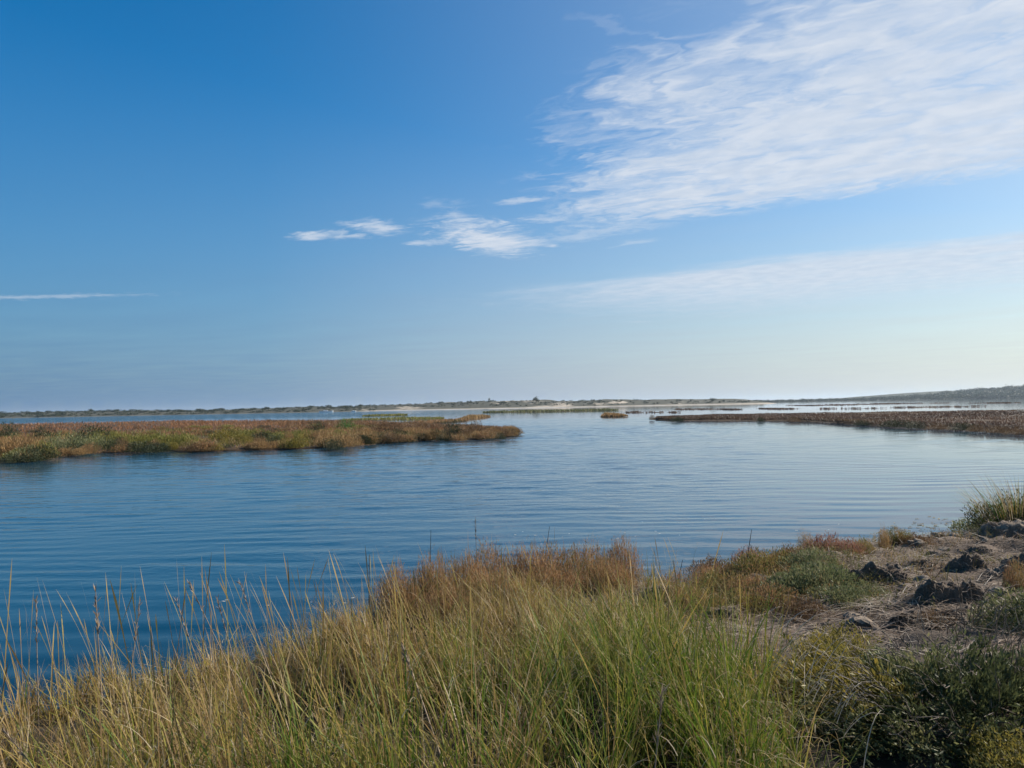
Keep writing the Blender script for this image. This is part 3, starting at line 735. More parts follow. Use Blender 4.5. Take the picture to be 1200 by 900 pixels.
def tall_grass():
    G = Geo()
    # clumps first: grass grows in tussocks with dark gaps between
    pts = np.stack([rng.uniform(-5.4, 2.0, 26000), rng.uniform(1.5, 8.4, 26000)], -1); cell = {}; keep = []
    for q in pts:                                                       # tussocks keep their distance
        gx, gy = int(q[0] // .105), int(q[1] // .105)
        if all((q[0] - c[0]) ** 2 + (q[1] - c[1]) ** 2 > .0105 for dx in (-1, 0, 1) for dy in (-1, 0, 1) for c in cell.get((gx + dx, gy + dy), ())):
            cell.setdefault((gx, gy), []).append(q); keep.append(q)
    pts = np.array(keep); cx, cy = pts[:, 0], pts[:, 1]; nc = len(cx)
    keep = (np.abs(cx) < .80 * cy + 1.2) & (cx < grass_edge(cy) + 0.25 * fbm(cx * 0, cy * 2.2, 8)) & (shore_d(cx, cy) > -0.02)
    dens = 0.62 + 2.2 * fbm(cx * 1.5, cy * 1.5, 15, 3) - 0.12 * sstep(-1.2, -2.6, cx)
    for sl, hw, y0, y1 in ((-.122, .15, 3.2, 4.7), (.215, .13, 2.6, 3.5), (-.30, .12, 3.6, 4.4), (.10, .11, 4.0, 5.0), (-.45, .14, 3.4, 4.2), (-.02, .12, 5.0, 5.7)):
        keep &= ~((np.abs(cx - sl * cy) < hw * (1 + 1.2 * fbm(cx * 0 + sl, cy * 2, 3))) & (cy > y0) & (cy < y1))
    keep &= rng.uniform(0, 1, nc) < dens
    cx, cy = cx[keep], cy[keep]; nc = len(cx)
    # greener towards the lower middle and right, straw towards the water and left
    green = np.clip(0.40 + 0.75 * np.exp(-((cx - .6) / .8) ** 2 - ((cy - 3.6) / 1.5) ** 2) + 0.2 * (cx + 0.0) - 0.20 * (cy - 4.2) + 2.2 * fbm(cx * 1.1, cy * 1.1, 44, 3), 0.02, .98)
    green = np.where(cx < -1.0, green * 0.3 + .08, green)
    hh = np.interp(cy, [1.5, 3.0, 4.5, 6.0, 7.0, 9], [.60, .70, .62, .42, .28, .24]) * (1 + 1.3 * fbm(cx * 1.3, cy * 1.3, 61, 3)) * rng.uniform(.65, 1.25, nc)
    hh = hh * (1 - .40 * sstep(-1.0, -2.2, cx)) * (1 + .22 * np.exp(-((cx - .6) / .8) ** 2 - ((cy - 3.8) / 1.2) ** 2))
    caz, cle = rng.uniform(0, 2 * PI, nc), rng.uniform(0, .22, nc)
    per = rng.integers(18, 46, nc)
    idx = np.repeat(np.arange(nc), per); n = len(idx)
    x = cx[idx] + rng.normal(0, .028, n); y = cy[idx] + rng.normal(0, .028, n)
    ok = shore_d(x, y) > -0.15
    x, y, idx = x[ok], y[ok], idx[ok]; n = len(x)
    root = np.stack([x, y, gzs(x, y) - 0.02], -1)
    isg = rng.uniform(0, 1, n) < green[idx]
    tint = np.where(isg, rng.uniform(0.0, .5, n), rng.uniform(.40, 1.0, n))
    h = hh[idx] * rng.uniform(.4, 1.25, n)
    az = np.where(rng.uniform(0, 1, n) < .45, caz[idx] + rng.normal(0, .7, n), rng.normal(PI, 1.6, n))
    G.blades(root, h, az, rng.uniform(.0, .26, n) + cle[idx], rng.uniform(-.08, .40, n), rng.uniform(.0035, .0095, n), tint, seg=5, droop=rng.uniform(0, .22, n) + .5 * (rng.uniform(0, 1, n) < .12))
    # thin curled dry leaves through the sward
    m = 17000; k = rng.integers(0, nc, m)
    x = cx[k] + rng.normal(0, .10, m); y = cy[k] + rng.normal(0, .10, m)
    zz = gzs(x, y) + rng.uniform(.05, .85, m) * hh[k]
    G.blades(np.stack([x, y, zz], -1), rng.uniform(.05, .15, m), rng.uniform(0, 2 * PI, m), rng.uniform(.4, 1.4, m), rng.uniform(-.1, .6, m),
             rng.uniform(.002, .0042, m), rng.choice([.62, .78, .95, 1.0, .4], m) + rng.normal(0, .04, m), seg=5, droop=rng.uniform(.4, 1.3, m))
    # matted dead thatch, bent and broken, low in the stand
    m = 11000; k = rng.integers(0, nc, m)
    x = cx[k] + rng.normal(0, .07, m); y = cy[k] + rng.normal(0, .09, m)
    zz = gzs(x, y) + rng.uniform(.0, .45, m) * hh[k]
    G.blades(np.stack([x, y, zz], -1), rng.uniform(.04, .13, m), rng.normal(PI, 1.5, m), rng.uniform(.8, 3.0, m), rng.uniform(-.6, .6, m),
             rng.uniform(.003, .006, m), np.clip(rng.normal(.86, .09, m), .6, 1), seg=4, droop=rng.uniform(.2, 1.3, m))
    # short undergrowth that closes the base
    m = 4000; k = rng.integers(0, nc, m)
    x = cx[k] + rng.normal(0, .16, m); y = cy[k] + rng.normal(0, .16, m)
    ok = (shore_d(x, y) > 0.0) & (x < grass_edge(y) + .1); x, y = x[ok], y[ok]; m = len(x)
    G.blades(np.stack([x, y, gzs(x, y) - .01], -1), rng.uniform(.06, .2, m), rng.uniform(0, 2 * PI, m), rng.uniform(.1, .8, m), rng.uniform(0, .5, m),
             rng.uniform(.003, .006, m), rng.uniform(.1, .95, m), seg=3)
    o = link('tall_grass', G.mesh('tall_grass'), M_grass)
    tag(o, 'tall straw and green grass covering the near bank', 'grass', kind='stuff')

    # flowering stalks that stand above the sward
    G = Geo(); m = 720
    x = rng.uniform(-5.2, 1.7, m); y = rng.uniform(2.6, 8.4, m)
    w_ = np.where(x < -0.8, 1.0, 0.35)
    ok = (shore_d(x, y) > -0.1) & (x < grass_edge(y) - .1) & (rng.uniform(0, 1, m) < w_); x, y = x[ok], y[ok]; m = len(x)
    h = np.interp(y, [2.5, 4.5, 6.0, 8.5], [.80, .88, .72, .48]) * rng.uniform(.72, 1.22, m)
    G.blades(np.stack([x, y, gzs(x, y)], -1), h, rng.normal(PI, 1.1, m), rng.uniform(.0, .30, m), rng.uniform(-.05, .22, m), rng.uniform(.004, .0068, m) * np.interp(y, [2.6, 3.6], [.75, 1]),
             rng.uniform(.5, .95, m), seg=9, head=rng.uniform(.6, 1.8, m))
    o = link('seed_stalks', G.mesh('seed_stalks'), M_grass)
    tag(o, 'tall dry seed stalks rising over the near grass', 'grass', kind='stuff')
tall_grass()

# single stalks that catch the eye
def single_stalk(name, label, base, tip, sag, wid, headw, mat, dark=False):
    root = empty(name, base); root['label'] = label; root['category'] = 'grass stalk' if not dark else 'bare stalk'
    b, t = np.zeros(3), np.array(tip - base)
    m = t * .5 + np.array([0, 0, sag]); u = np.linspace(0, 1, 10)[:, None]
    pts = (1 - u) ** 2 * b + 2 * u * (1 - u) * m + u ** 2 * t
    G = Geo(); G.tube(pts, np.linspace(wid, wid * .35, 10), .7, 5); link('stem', G.mesh('stem'), mat, root)
    if headw:
        G = Geo(); k = 46; f = rng.uniform(.72, 1.0, k)
        pos = np.stack([np.interp(f, u[:, 0], pts[:, j]) for j in range(3)], -1)
        d = (t / np.linalg.norm(t))[None] + rng.normal(0, .28, (k, 3))
        G.leaves(pos, d, headw * 3.2 * rng.uniform(.6, 1.2, k), headw * .36, rng.uniform(.3, .8, k))
        f_ = link('seed_head', G.mesh('seed_head'), mat, root); f_['kind'] = 'stuff'
    return root
def px_at(px, py, dist):
    """point at distance dist (along +y) on the ray of a photo pixel: used to plant and aim single stems"""
    d = fwd * 900.0 + rt * (px - 600.0) + up * (450.0 - py); k = dist / d.y
    return Vector((d.x * k, dist, CAM_H + d.z * k))
def stalk_at(label, base_px, dist, tip_px, tip_dist, sag=0.0, wid=.004, headw=.012, mat=None, dark=False, name='grass_stalk'):
    x = px_at(base_px, 700, dist).x
    b = Vector((x, dist, gz(x, dist))); t = px_at(*tip_px, tip_dist)
    single_stalk(name, label, b, t, sag, wid, headw, mat or M_straw, dark)
stalk_at('upright straw stalk with a feathery seed head over dark water, farthest left', 46, 4.3, (42, 702), 4.3)
stalk_at('tallest upright straw stalk with a long brown seed head, left of the leaning ones', 122, 4.4, (112, 692), 4.4, wid=.005, headw=.016)
stalk_at('pair of crossing stalks beside the tallest one, this one leaning right', 140, 4.3, (164, 706), 4.35)
stalk_at('long thin straw stalk leaning far to the left over dark water', 300, 4.7, (222, 684), 4.6)
stalk_at('thin stalk with a bent tip left of the leaning ones', 258, 4.6, (207, 704), 4.6)
stalk_at('stout stalk with a pale split head at the edge of the dense grass', 290, 4.9, (254, 700), 4.9, wid=.005)
stalk_at('stalk with a feathery head rising before the dead orange plant', 330, 5.0, (281, 682), 5.0)
stalk_at('pale bowed stalk lying across the bottom left grass', 128, 2.9, (4, 856), 3.0, sag=.10, wid=.0045, headw=.010)
stalk_at('long fallen straw lying slantwise over the darkest gap in the grass', 540, 3.3, (468, 748), 3.7, sag=.05, wid=.006, headw=.016)
stalk_at('thick pale stalk leaning right in front of a black gap', 742, 2.75, (776, 812), 2.9, wid=.005, headw=.014)
stalk_at('thin fallen straw slanting down to the right in the greenest grass', 812, 4.1, (752, 748), 4.2, sag=.05, wid=.004, headw=.0)
stalk_at('tall slender stalk beside the orange mat at the bare bank', 920, 6.0, (924, 694), 6.0, wid=.004, headw=.006)
stalk_at('blackened bare stem leaning right before the rippled water', 634, 9.0, (644, 617), 9.1, wid=.007, headw=0, mat=M_darktwig, dark=True, name='bare_stalk')
stalk_at('tall blackened bare stem on the shore, thickest of them', 874, 10.0, (881, 620), 10.1, wid=.009, headw=0, mat=M_darktwig, dark=True, name='bare_stalk')
stalk_at('shorter blackened stem left of the thickest one', 866, 10.0, (872, 640), 10.0, wid=.007, headw=0, mat=M_darktwig, dark=True, name='bare_stalk')
stalk_at('blackened stem bent like a hook right of the thickest one', 886, 10.0, (879, 638), 10.0, sag=.12, wid=.008, headw=0, mat=M_darktwig, dark=True, name='bare_stalk')
stalk_at('blackened stem standing in the little inlet', 792, 9.2, (800, 656), 9.2, wid=.008, headw=0, mat=M_darktwig, dark=True, name='bare_stalk')
stalk_at('grey forked looking stem above the rusty bushes', 503, 8.0, (505, 622), 8.1, wid=.006, headw=.006, mat=M_darktwig, dark=True, name='bare_stalk')
stalk_at('bleached thin stem reaching highest over the rusty bushes', 560, 8.2, (557, 608), 8.2, wid=.005, headw=.012, mat=M_twig, dark=True, name='bare_stalk')
stalk_at('thin dark stem left of the rusty bushes', 431, 6.6, (433, 650), 6.6, wid=.005, headw=.006, mat=M_darktwig, dark=True, name='bare_stalk')

# ------------------------------------------------------------------ rusty glasswort bushes along the water
me_rust = [twiggy_mesh('rusty_foliage', 5200, .5, .5, .040, .0085, s, 760, .006) for s in (1, 2, 3)]
rust = [Kind('rusty_bush', 'bush', m, M_orange, 5, .45, .45, .006, M_twig) for m in me_rust]
for i, (px, Y, wpx, h, lab) in enumerate([
        (462, 7.3, 58, .50, 'rusty brown bush at the left end of the row, standing in the water'),
        (500, 7.6, 60, .52, 'rusty bush with a pale straw crest, second in the row from the dead plant'),
        (540, 7.9, 64, .52, 'tallest orange tinged bush near the grey forked stem'),
        (572, 8.5, 56, .50, 'dark footed rusty bush behind the tallest orange one'),
        (610, 8.6, 60, .50, 'rusty bush beneath the leaning blackened stem'),
        (648, 8.7, 64, .50, 'broad rusty bush at the middle of the water edge'),
        (688, 8.9, 58, .46, 'rusty bush with reddish twigs near the inlet'),
        (722, 9.2, 46, .50, 'small separate brown bush at the inlet mouth'),
        (700, 8.2, 70, .38, 'low faded bush before the inlet, wide and flat'),
        (640, 7.9, 72, .38, 'low tan bush between grass and rusty row, middle'),
        (580, 7.4, 74, .38, 'low tan bush between grass and rusty row, nearer the dead plant'),
        (520, 6.9, 66, .36, 'low straw coloured bush behind the tall grass'),
        (784, 9.0, 60, .26, 'flat pinkish bush beside the black peat block'),
        (824, 9.1, 50, .26, 'flat ochre bush right of the black peat block')]):
    x = PY(px, Y); r = wpx / 900 * Y * .62
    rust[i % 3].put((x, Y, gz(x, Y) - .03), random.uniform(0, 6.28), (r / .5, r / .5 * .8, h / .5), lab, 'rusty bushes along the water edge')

me_dead = sprig_dome_mesh('dead_plant_foliage', 420, .16, .34, .008, 8, .9)
dp = Kind('dead_plant', 'dead plant', me_dead, M_orange, 4, .12, .32, .005, M_darktwig)
p = px_at(406, 690, 6.9); dp.put((p.x, 6.9, -.05), 0, 1.0, 'small orange brown dead plant standing alone in the water')
p = px_at(404, 720, 5.9); dp.put((p.x, 5.9, gz(p.x, 5.9) + .15), 1, .6, 'small ochre flower like tuft just before the lone dead plant')

# ------------------------------------------------------------------ low mats on the right bank
kinds = dict(
    orange=Kind('glasswort_mat', 'ground plant', twiggy_mesh('orange_mat', 3600, .4, .20, .03, .009, 12, 160, .005), M_orange, 3, .35, .16, .005, M_twig),
    golden=Kind('glasswort_mat', 'ground plant', twiggy_mesh('golden_mat', 3600, .4, .22, .03, .010, 13, 120, .005), M_golden, 3, .35, .16, .005, M_twig),
    red=Kind('red_glasswort', 'ground plant', twiggy_mesh('red_mat', 3000, .4, .22, .034, .009, 14, 200, .006), M_red, 3, .35, .16, .005, M_darktwig),
    purslane=Kind('purslane_mat', 'ground plant', leaf_dome_mesh('purslane_mat', 3000, .4, .20, .034, .014, 15), M_purslane, 3, .35, .14, .005, M_twig),
    brown=Kind('brown_mat', 'ground plant', twiggy_mesh('brown_mat', 3200, .4, .20, .03, .009, 16, 200, .005), M_brown, 3, .35, .15, .006, M_darktwig),
    tan=Kind('tan_tuft', 'ground plant', twiggy_mesh('tan_tuft', 1400, .22, .26, .03, .007, 17, 260, .004), M_tan, 3, .2, .2, .004, M_twig))
for k, px, py, wpx, h, lab in [
        ('brown', 836, 668, 62, .24, 'dark brown mat at the shore where the inlet ends'),
        ('brown', 862, 676, 56, .20, 'dark olive brown mat under the blackened stems'),
        ('red', 880, 656, 44, .20, 'reddish tuft around the feet of the blackened stems'),
        ('golden', 886, 672, 66, .26, 'golden green mat behind the blackened stems'),
        ('golden', 915, 668, 56, .24, 'golden mat at the edge of the water, next to purple red shoots'),
        ('golden', 842, 692, 60, .22, 'golden green mat before the dark shore mats'),
        ('orange', 876, 692, 64, .20, 'orange mat in the middle of the right bank plants'),
        ('orange', 905, 704, 66, .18, 'faded orange mat above the bare straw'),
        ('golden', 868, 712, 58, .18, 'yellow green mat over a dark hollow'),
        ('brown', 940, 716, 60, .16, 'brown twiggy mat at the border of the bare straw'),
        ('purslane', 930, 690, 64, .20, 'grey green mat left of the largest grey green one'),
        ('purslane', 962, 684, 74, .24, 'largest grey green leafy mat beside the dark bank face'),
        ('purslane', 950, 664, 60, .20, 'grey green mat below the red shoots'),
        ('purslane', 985, 702, 60, .16, 'grey green mat spilling toward the straw'),
        ('purslane', 1010, 694, 64, .12, 'low grey green creeping mat beneath the dark peat face'),
        ('brown', 926, 654, 48, .20, 'brown mound at the water with a mossy top'),
        ('red', 966, 646, 54, .24, 'brightest purple red mat at the water edge'),
        ('red', 994, 647, 46, .18, 'smaller red mat right of the brightest one'),
        ('tan', 944, 640, 30, .22, 'pale bleached tuft left of the purple red mat'),
        ('tan', 1036, 640, 26, .22, 'round yellow brown tuft at the shore'),
        ('golden', 1012, 644, 34, .14, 'pale flat tuft between red mat and round tuft'),
        ('brown', 1075, 634, 54, .14, 'flat dark green mat along the shore by floating leaves'),
        ('golden', 1052, 632, 30, .18, 'pale green tuft between the round tuft and the flat dark mat'),
        ('orange', 800, 706, 60, .20, 'orange straw mat right of the black peat block'),
        ('golden', 824, 716, 60, .20, 'green gold mat where the tall grass ends'),
        ('purslane', 1150, 620, 60, .22, 'dark mat at the foot of the far grass tussock'),
        ('orange', 1192, 690, 34, .26, 'orange topped mat on the dark clump at the picture edge'),
        ('brown', 1100, 724, 56, .10, 'sparse brown mat on the straw by the small dark mound')]:
    p = on_bank(px, py + 4); r = wpx / 900 * p.y * .6
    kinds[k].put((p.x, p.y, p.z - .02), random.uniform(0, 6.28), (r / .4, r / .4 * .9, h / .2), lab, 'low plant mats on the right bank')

# low shoots and twigs between the mats
def cover(name, label, mat, n, x0, x1, y0, y1, probf, hmin, hmax, wid, seed):
    G = Geo(); x = rng.uniform(x0, x1, n); y = rng.uniform(y0, y1, n)
    ok = (shore_d(x, y) > 0.02) & (rng.uniform(0, 1, n) < np.clip(probf(x, y), 0, 1)) & (x > grass_edge(y) - .2); x, y = x[ok], y[ok]; n = len(x)
    z = gzs(x, y); tint = np.clip(.48 + 1.3 * fbm(x * 1.6, y * 1.6, seed, 3) + rng.normal(0, .17, n), 0, 1)
    hh = rng.uniform(hmin, hmax, n) * (1 + 1.2 * fbm(x * 1.5, y * 1.5, seed + 3, 3))
    G.blades(np.stack([x, y, z - .01], -1), hh, rng.uniform(0, 2 * PI, n), rng.uniform(.1, 1.1, n), rng.uniform(-.2, .5, n), wid * rng.uniform(.6, 1.4, n), tint, seg=3)
    m = n; k = rng.integers(0, n, m); u = rng.uniform(.3, 1, m)
    p = np.stack([x[k] + rng.normal(0, .025, m), y[k] + rng.normal(0, .025, m), z[k] + hh[k] * u], -1)
    G.leaves(p, np.array([0, 0, .6]) + rng.normal(0, .6, (m, 3)), rng.uniform(.018, .04, m), rng.uniform(.006, .011, m), tint[k])
    o = link(name, G.mesh(name), mat); tag(o, label, 'ground cover', kind='stuff')
cover('ground_cover', 'short golden and green shoots between the plant mats of the right bank', M_golden, 26000, 1.5, 6.6, 6.4, 12.4,
      lambda x, y: -.05 + 2.0 * fbm(x * 1.2, y * 1.2, 91) + .6 * sstep(1.5, .1, shore_d(x, y)) + 1.1 * sstep(4.7, 3.2, x) * sstep(6.6, 7.6, y), .04, .15, .006, 93)
cover('brown_cover', 'brown twiggy growth over the bank and round the peat', M_brown, 20000, 1.4, 10.5, 4.6, 14.0,
      lambda x, y: -.12 + 2.3 * fbm(x * 1.0, y * 1.0, 95) + .7 * sstep(.9, .1, shore_d(x, y)) + .5 * sstep(6.6, 5.6, y), .03, .11, .005, 97)

# ------------------------------------------------------------------ straw wrack over the bare bank
def wrack():
    G = Geo(); m = 70000
    x = rng.uniform(1.3, 10.5, m); y = rng.uniform(4.2, 14.5, m)
    patch = np.clip(0.46 + 2.4 * fbm(x * .9, y * 1.4, 101, 4), 0.02, 1)
    ok = (shore_d(x, y) > 0.15) & (rng.uniform(0, 1, m) < patch); x, y = x[ok], y[ok]; m = len(x)
    z = gzs(x, y) + np.abs(rng.normal(0, .022, m)) + .004
    L = rng.uniform(.08, .42, m); az = rng.normal(0.35, .8, m) + (rng.uniform(0, 1, m) < .5) * PI
    G.blades(np.stack([x, y, z], -1), L * .16, az, 6.0, rng.uniform(-1, 1, m), rng.uniform(.004, .011, m), np.clip(.45 + 1.1 * fbm(x * 2.2, y * 3.0, 107, 3) + rng.normal(0, .22, m), 0, 1), seg=3, droop=rng.uniform(.2, 1.5, m), facing=az + PI / 2)
    o = link('straw_litter', G.mesh('straw_litter'), M_straw); tag(o, 'washed up straw litter matted over the bare bank', 'straw', kind='stuff')
wrack()

# ------------------------------------------------------------------ peat clods
def clod(label, px, py, wpx, hpx, seed, depth=.7, mat=None, name='peat_clod', flat=1.0, lift=0.0):
    p = on_bank(px, py + hpx * .5); s = p.y / 900
    nu, nv = 64, 44; uu, vv = np.meshgrid(np.linspace(-1.25, 1.25, nu), np.linspace(-1.25, 1.25, nv)); W, D, H = wpx * s * .52, wpx * s * .52 * depth, hpx * s * 1.2 * flat
    n1 = fbm(uu * 1.5 + seed * 3.3, vv * 1.5, seed, 4); n2 = fbm(uu * 5 + seed, vv * 5, seed + 40, 4); n3 = fbm(uu * 14, vv * 14 + seed, seed + 80, 3)
    r = np.sqrt(uu ** 2 + vv ** 2) + .75 * n1 + .40 * n2
    m_ = sstep(1.0, .70, r) * (1 - .75 * sstep(-.35, 1.0, vv + .8 * n1))
    z = H * m_ * np.clip(.66 + .8 * n1 + .42 * n2 + .13 * n3, .1, .82 + .5 * n1 + .12 * n3) + .10 * H * n2 - .02 * sstep(.8, 1.25, r)
    yy = vv * D - .25 * D * m_ * np.clip(.5 + n2, 0, 1) * (vv < .2)      # the face leans out, undercut in places
    X, Y = uu * W + .05 * W * n3, yy
    X, Y, z = X, Y + 0 * z, z + gzs(p.x + X, p.y + Y) - p.z + .004 - .035 * sstep(1.05, 1.25, np.sqrt(uu ** 2 + vv ** 2))
    v = np.stack([X, Y, z], -1).reshape(-1, 3); i_ = (np.arange(nv - 1)[:, None] * nu + np.arange(nu - 1)[None, :])
    me = mesh_from(name, v, np.stack([i_, i_ + 1, i_ + nu + 1, i_ + nu], -1).reshape(-1, 4))
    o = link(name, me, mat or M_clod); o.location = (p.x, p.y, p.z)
    m = int(wpx * 5.0); pick = rng.integers(0, nu * nv, m * 6); pick = pick[(r.ravel()[pick] < 1.1)][:m]; m = len(pick)
    G = Geo(); az = rng.uniform(0, 2 * PI, m); L = rng.uniform(.06, .22, m)
    G.blades(v[pick] + np.array([0, 0, .006]), L * .16, az, 6.0, rng.uniform(-1, 1, m), rng.uniform(.004, .009, m), np.clip(rng.normal(.4, .22, m), 0, 1), seg=3, droop=rng.uniform(.3, 2.4, m), facing=az + PI / 2)
    sl = link('straw', G.mesh('straw'), M_straw, o); sl['kind'] = 'stuff'
    tag(o, label, 'peat clod', 'dark peat clods on the right bank'); return o
for a in [('long dark peat face beside the grey green mat', 1026, 672, 66, 22, 1, .5),
          ('knobbly dark peat lump at the end of the long face', 1050, 676, 30, 18, 2),
          ('largest square black peat block on the straw', 1096, 690, 54, 26, 3, .6),
          ('ragged peat block right of the largest square one', 1138, 694, 36, 26, 4),
          ('small black triangular mound alone on the straw', 1058, 720, 30, 13, 5),
          ('grey topped peat lump nearest the shore', 1132, 658, 46, 20, 6),
          ('dark peat lump right of the grey topped one', 1168, 668, 40, 18, 7),
          ('smooth grey peat lump at the edge of the view', 1192, 656, 38, 18, 8),
          ('low dark slab of peat beneath the grey lumps', 1160, 680, 30, 12, 9),
          ('flat broken peat below the grey clumps', 1150, 722, 56, 12, 10),
          ('mound of straw covered mud by the dark clump', 1118, 716, 50, 14, 11),
          ('brown cracked hummock near the shore', 1100, 650, 30, 10, 12),
          ('small dark lump under the far tussock', 1150, 640, 30, 12, 13),
          ('black peat block sunk in the grass by the inlet', 772, 694, 40, 24, 14, .8),
          ('dark hollow edge of peat under the green gold mat', 850, 716, 44, 12, 15)]:
    clod(*a[:6], **({'depth': a[6]} if len(a) > 6 else {}))

# crumbs of mud scattered between the clods
crumb_me = []
for k in range(4):
    bm = bmesh.new(); bmesh.ops.create_icosphere(bm, subdivisions=3, radius=1.0)
    c_ = np.array([v.co[:] for v in bm.verts]); c_ = c_ * (1 + 1.1 * fbm3(c_ * 1.4 + k * 9, 300 + k, 3) - .6 * np.abs(fbm3(c_ * 4 + k, 340 + k, 3)))[:, None] * np.array([1, .75, .6])
    for v, c in zip(bm.verts, c_): v.co = c
    me = bpy.data.meshes.new('mud_crumb'); bm.to_mesh(me); bm.free(); crumb_me.append(me)
n_crumb = 0
while n_crumb < 70:
    x, y = random.uniform(2.6, 9.0), random.uniform(6.2, 12.5)
    if shore_d(np.array([x]), np.array([y]))[0] < .3 or float(fbm(np.array([x * .9]), np.array([y * .9]), 401)[0]) < -.02: continue
    s = random.uniform(.03, .11) * random.choice([1, 1, 1.5])
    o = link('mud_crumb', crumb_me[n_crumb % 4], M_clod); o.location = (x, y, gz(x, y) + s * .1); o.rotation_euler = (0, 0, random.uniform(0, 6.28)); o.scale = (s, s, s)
    tag(o, 'small crumb of dark mud lying on the straw between the peat clods', 'mud crumb', 'mud crumbs on the right bank'); n_crumb += 1

# dark clump at the right border with a rusty top
dark_me = twiggy_mesh('dark_clump_foliage', 6500, .5, .5, .05, .013, 21, 100, .004)
dk = Kind('dark_clump', 'bush', dark_me, M_blite, 6, .45, .45, .008, M_darktwig)
p = on_bank(1192, 738); dk.put((p.x + .1, p.y, p.z - .03), 0, (.75, .65, .62), 'dark rounded clump on the straw with an orange top at its back')

# ------------------------------------------------------------------ far right tussock on its mud mound
def tussock():
    p = on_bank(1194, 622)
    root = empty('grass_tussock', (p.x + .15, p.y + .2, p.z - .02)); tag(root, 'shaggy grass tussock on a dark mound against the bright water', 'tussock')
    G = Geo(); n = 520; a = rng.uniform(0, 2 * PI, n); r = .42 * np.sqrt(rng.uniform(0, 1, n))
    base = np.stack([np.cos(a) * r * 1.2, np.sin(a) * r, .22 * (1 - (r / .5) ** 2)], -1)
    G.blades(base, rng.uniform(.35, .75, n), a, .15 + .7 * r / .42 * rng.uniform(.3, 1, n), rng.uniform(0, .45, n), rng.uniform(.0035, .006, n), np.clip(rng.choice([.1, .5, .8, .88, .95], n) + rng.normal(0, .05, n), 0, 1), seg=4, droop=rng.uniform(0, .4, n))
    f = link('blades', G.mesh('blades'), M_grass, root); f['kind'] = 'stuff'
    m = link('mound', twiggy_mesh('mound', 6500, .70, .44, .05, .012, 23, 300, .006), M_darkbush, root); m['kind'] = 'stuff'
    p2 = on_bank(1150, 628); clod('dark peat foot of the shaggy tussock', 1188, 616, 84, 20, 31, .7)
tussock()

# ------------------------------------------------------------------ large dark green shrub, lower right
def big_shrub():
    C = Vector((2.42, 4.35, 0)); C.z = gz(C.x, C.y) - .03
    root = empty('leafy_shrub', C); tag(root, 'wide dark green shrub with bare grey twigs and yellow sprigs, lower right corner', 'shrub')
    R = np.array([1.10, .80, .36])
    # branches first, leaves set along them
    nb = 520; a = rng.uniform(0, 2 * PI, nb); el = np.arcsin(rng.uniform(0.05, 1, nb))
    lump = 1 + .55 * fbm(np.cos(a) * 1.7 + 3, np.sin(a) * 1.7 + el, 71, 3)
    tipd = np.stack([np.cos(a) * np.cos(el), np.sin(a) * np.cos(el), np.sin(el)], -1)
    tips = tipd * R * (lump * np.where(rng.uniform(0, 1, nb) < .2, rng.uniform(1.0, 1.28, nb), rng.uniform(.68, 1.0, nb)))[:, None]
    roots = tips * np.array([.35, .35, .0]) + np.stack([rng.normal(0, .1, nb), rng.normal(0, .1, nb), np.zeros(nb)], -1)
    mids = roots * .45 + tips * .55 + np.array([0, 0, .05]) + rng.normal(0, .05, (nb, 3))
    kind = fbm(tips[:, 0] * 1.6, tips[:, 1] * 1.6 + tips[:, 2], 83, 3)
    G = Geo(); Gy = Geo(); per = 58
    for sel, GG in ((kind < .11, G), (kind >= .11, Gy)):
        ii = np.where(sel)[0]; k = np.repeat(ii, per); n = len(k); u = rng.uniform(.45, 1.04, n)[:, None]
        pos = (1 - u) ** 2 * roots[k] + 2 * u * (1 - u) * mids[k] + u ** 2 * tips[k] + rng.normal(0, .022, (n, 3))
        d = (tips[k] - mids[k]); d /= np.linalg.norm(d, axis=1, keepdims=True)
        d = d + np.array([0, 0, .55]) + rng.normal(0, .4, (n, 3))
        tint = np.clip(.42 + 1.2 * fbm(pos[:, 0] * 2.2, pos[:, 1] * 2.2 + pos[:, 2], 87, 3) + rng.normal(0, .15, n), 0, 1)
        GG.leaves(pos, d, rng.uniform(.028, .062, n), rng.uniform(.008, .014, n), tint)
    f = link('foliage', G.mesh('foliage'), M_blite, root); f['kind'] = 'stuff'
    f = link('foliage', Gy.mesh('foliage'), M_olive, root); f['kind'] = 'stuff'; f['label'] = 'yellow olive leaves on some sprigs'
    for i in range(60):
        g_ = Geo(); j = i * 8; uu = np.linspace(0, 1, 6)[:, None]
        g_.tube((1 - uu) ** 2 * roots[j] + 2 * uu * (1 - uu) * mids[j] + uu ** 2 * tips[j], np.linspace(.006, .002, 6), random.random() * .5, 4)
        link('branch', g_.mesh('branch'), M_twig, root)
    # bare grey twigs that arch over the near side
    for i in range(240):
        aa = random.uniform(-PI, 0.6); q = math.sqrt(random.random())
        st_ = np.array([math.cos(aa) * .75 * q, math.sin(aa) * .62 * q, .5 * (1 - q * q) + .1])
        L = random.uniform(.10, .22); dr = np.array([math.cos(aa) * .5 - .35, math.sin(aa) * .4 - .1, random.uniform(.2, .9)]); dr /= np.linalg.norm(dr)
        e = st_ + dr * L; m_ = st_ + dr * L * .5 + rng.normal(0, .02, 3)
        g_ = Geo(); g_.tube([st_, m_, e], [.0026, .002, .0008], random.uniform(.25, .8), 4)
        for b in range(3):
            u = random.uniform(.4, .9); s0 = st_ + (e - st_) * u
            g_.tube([s0, s0 + (dr + rng.normal(0, .5, 3)) * L * .3], [.002, .0008], random.uniform(.25, .8), 3)
        link('twig', g_.mesh('twig'), M_twig, root)
big_shrub()

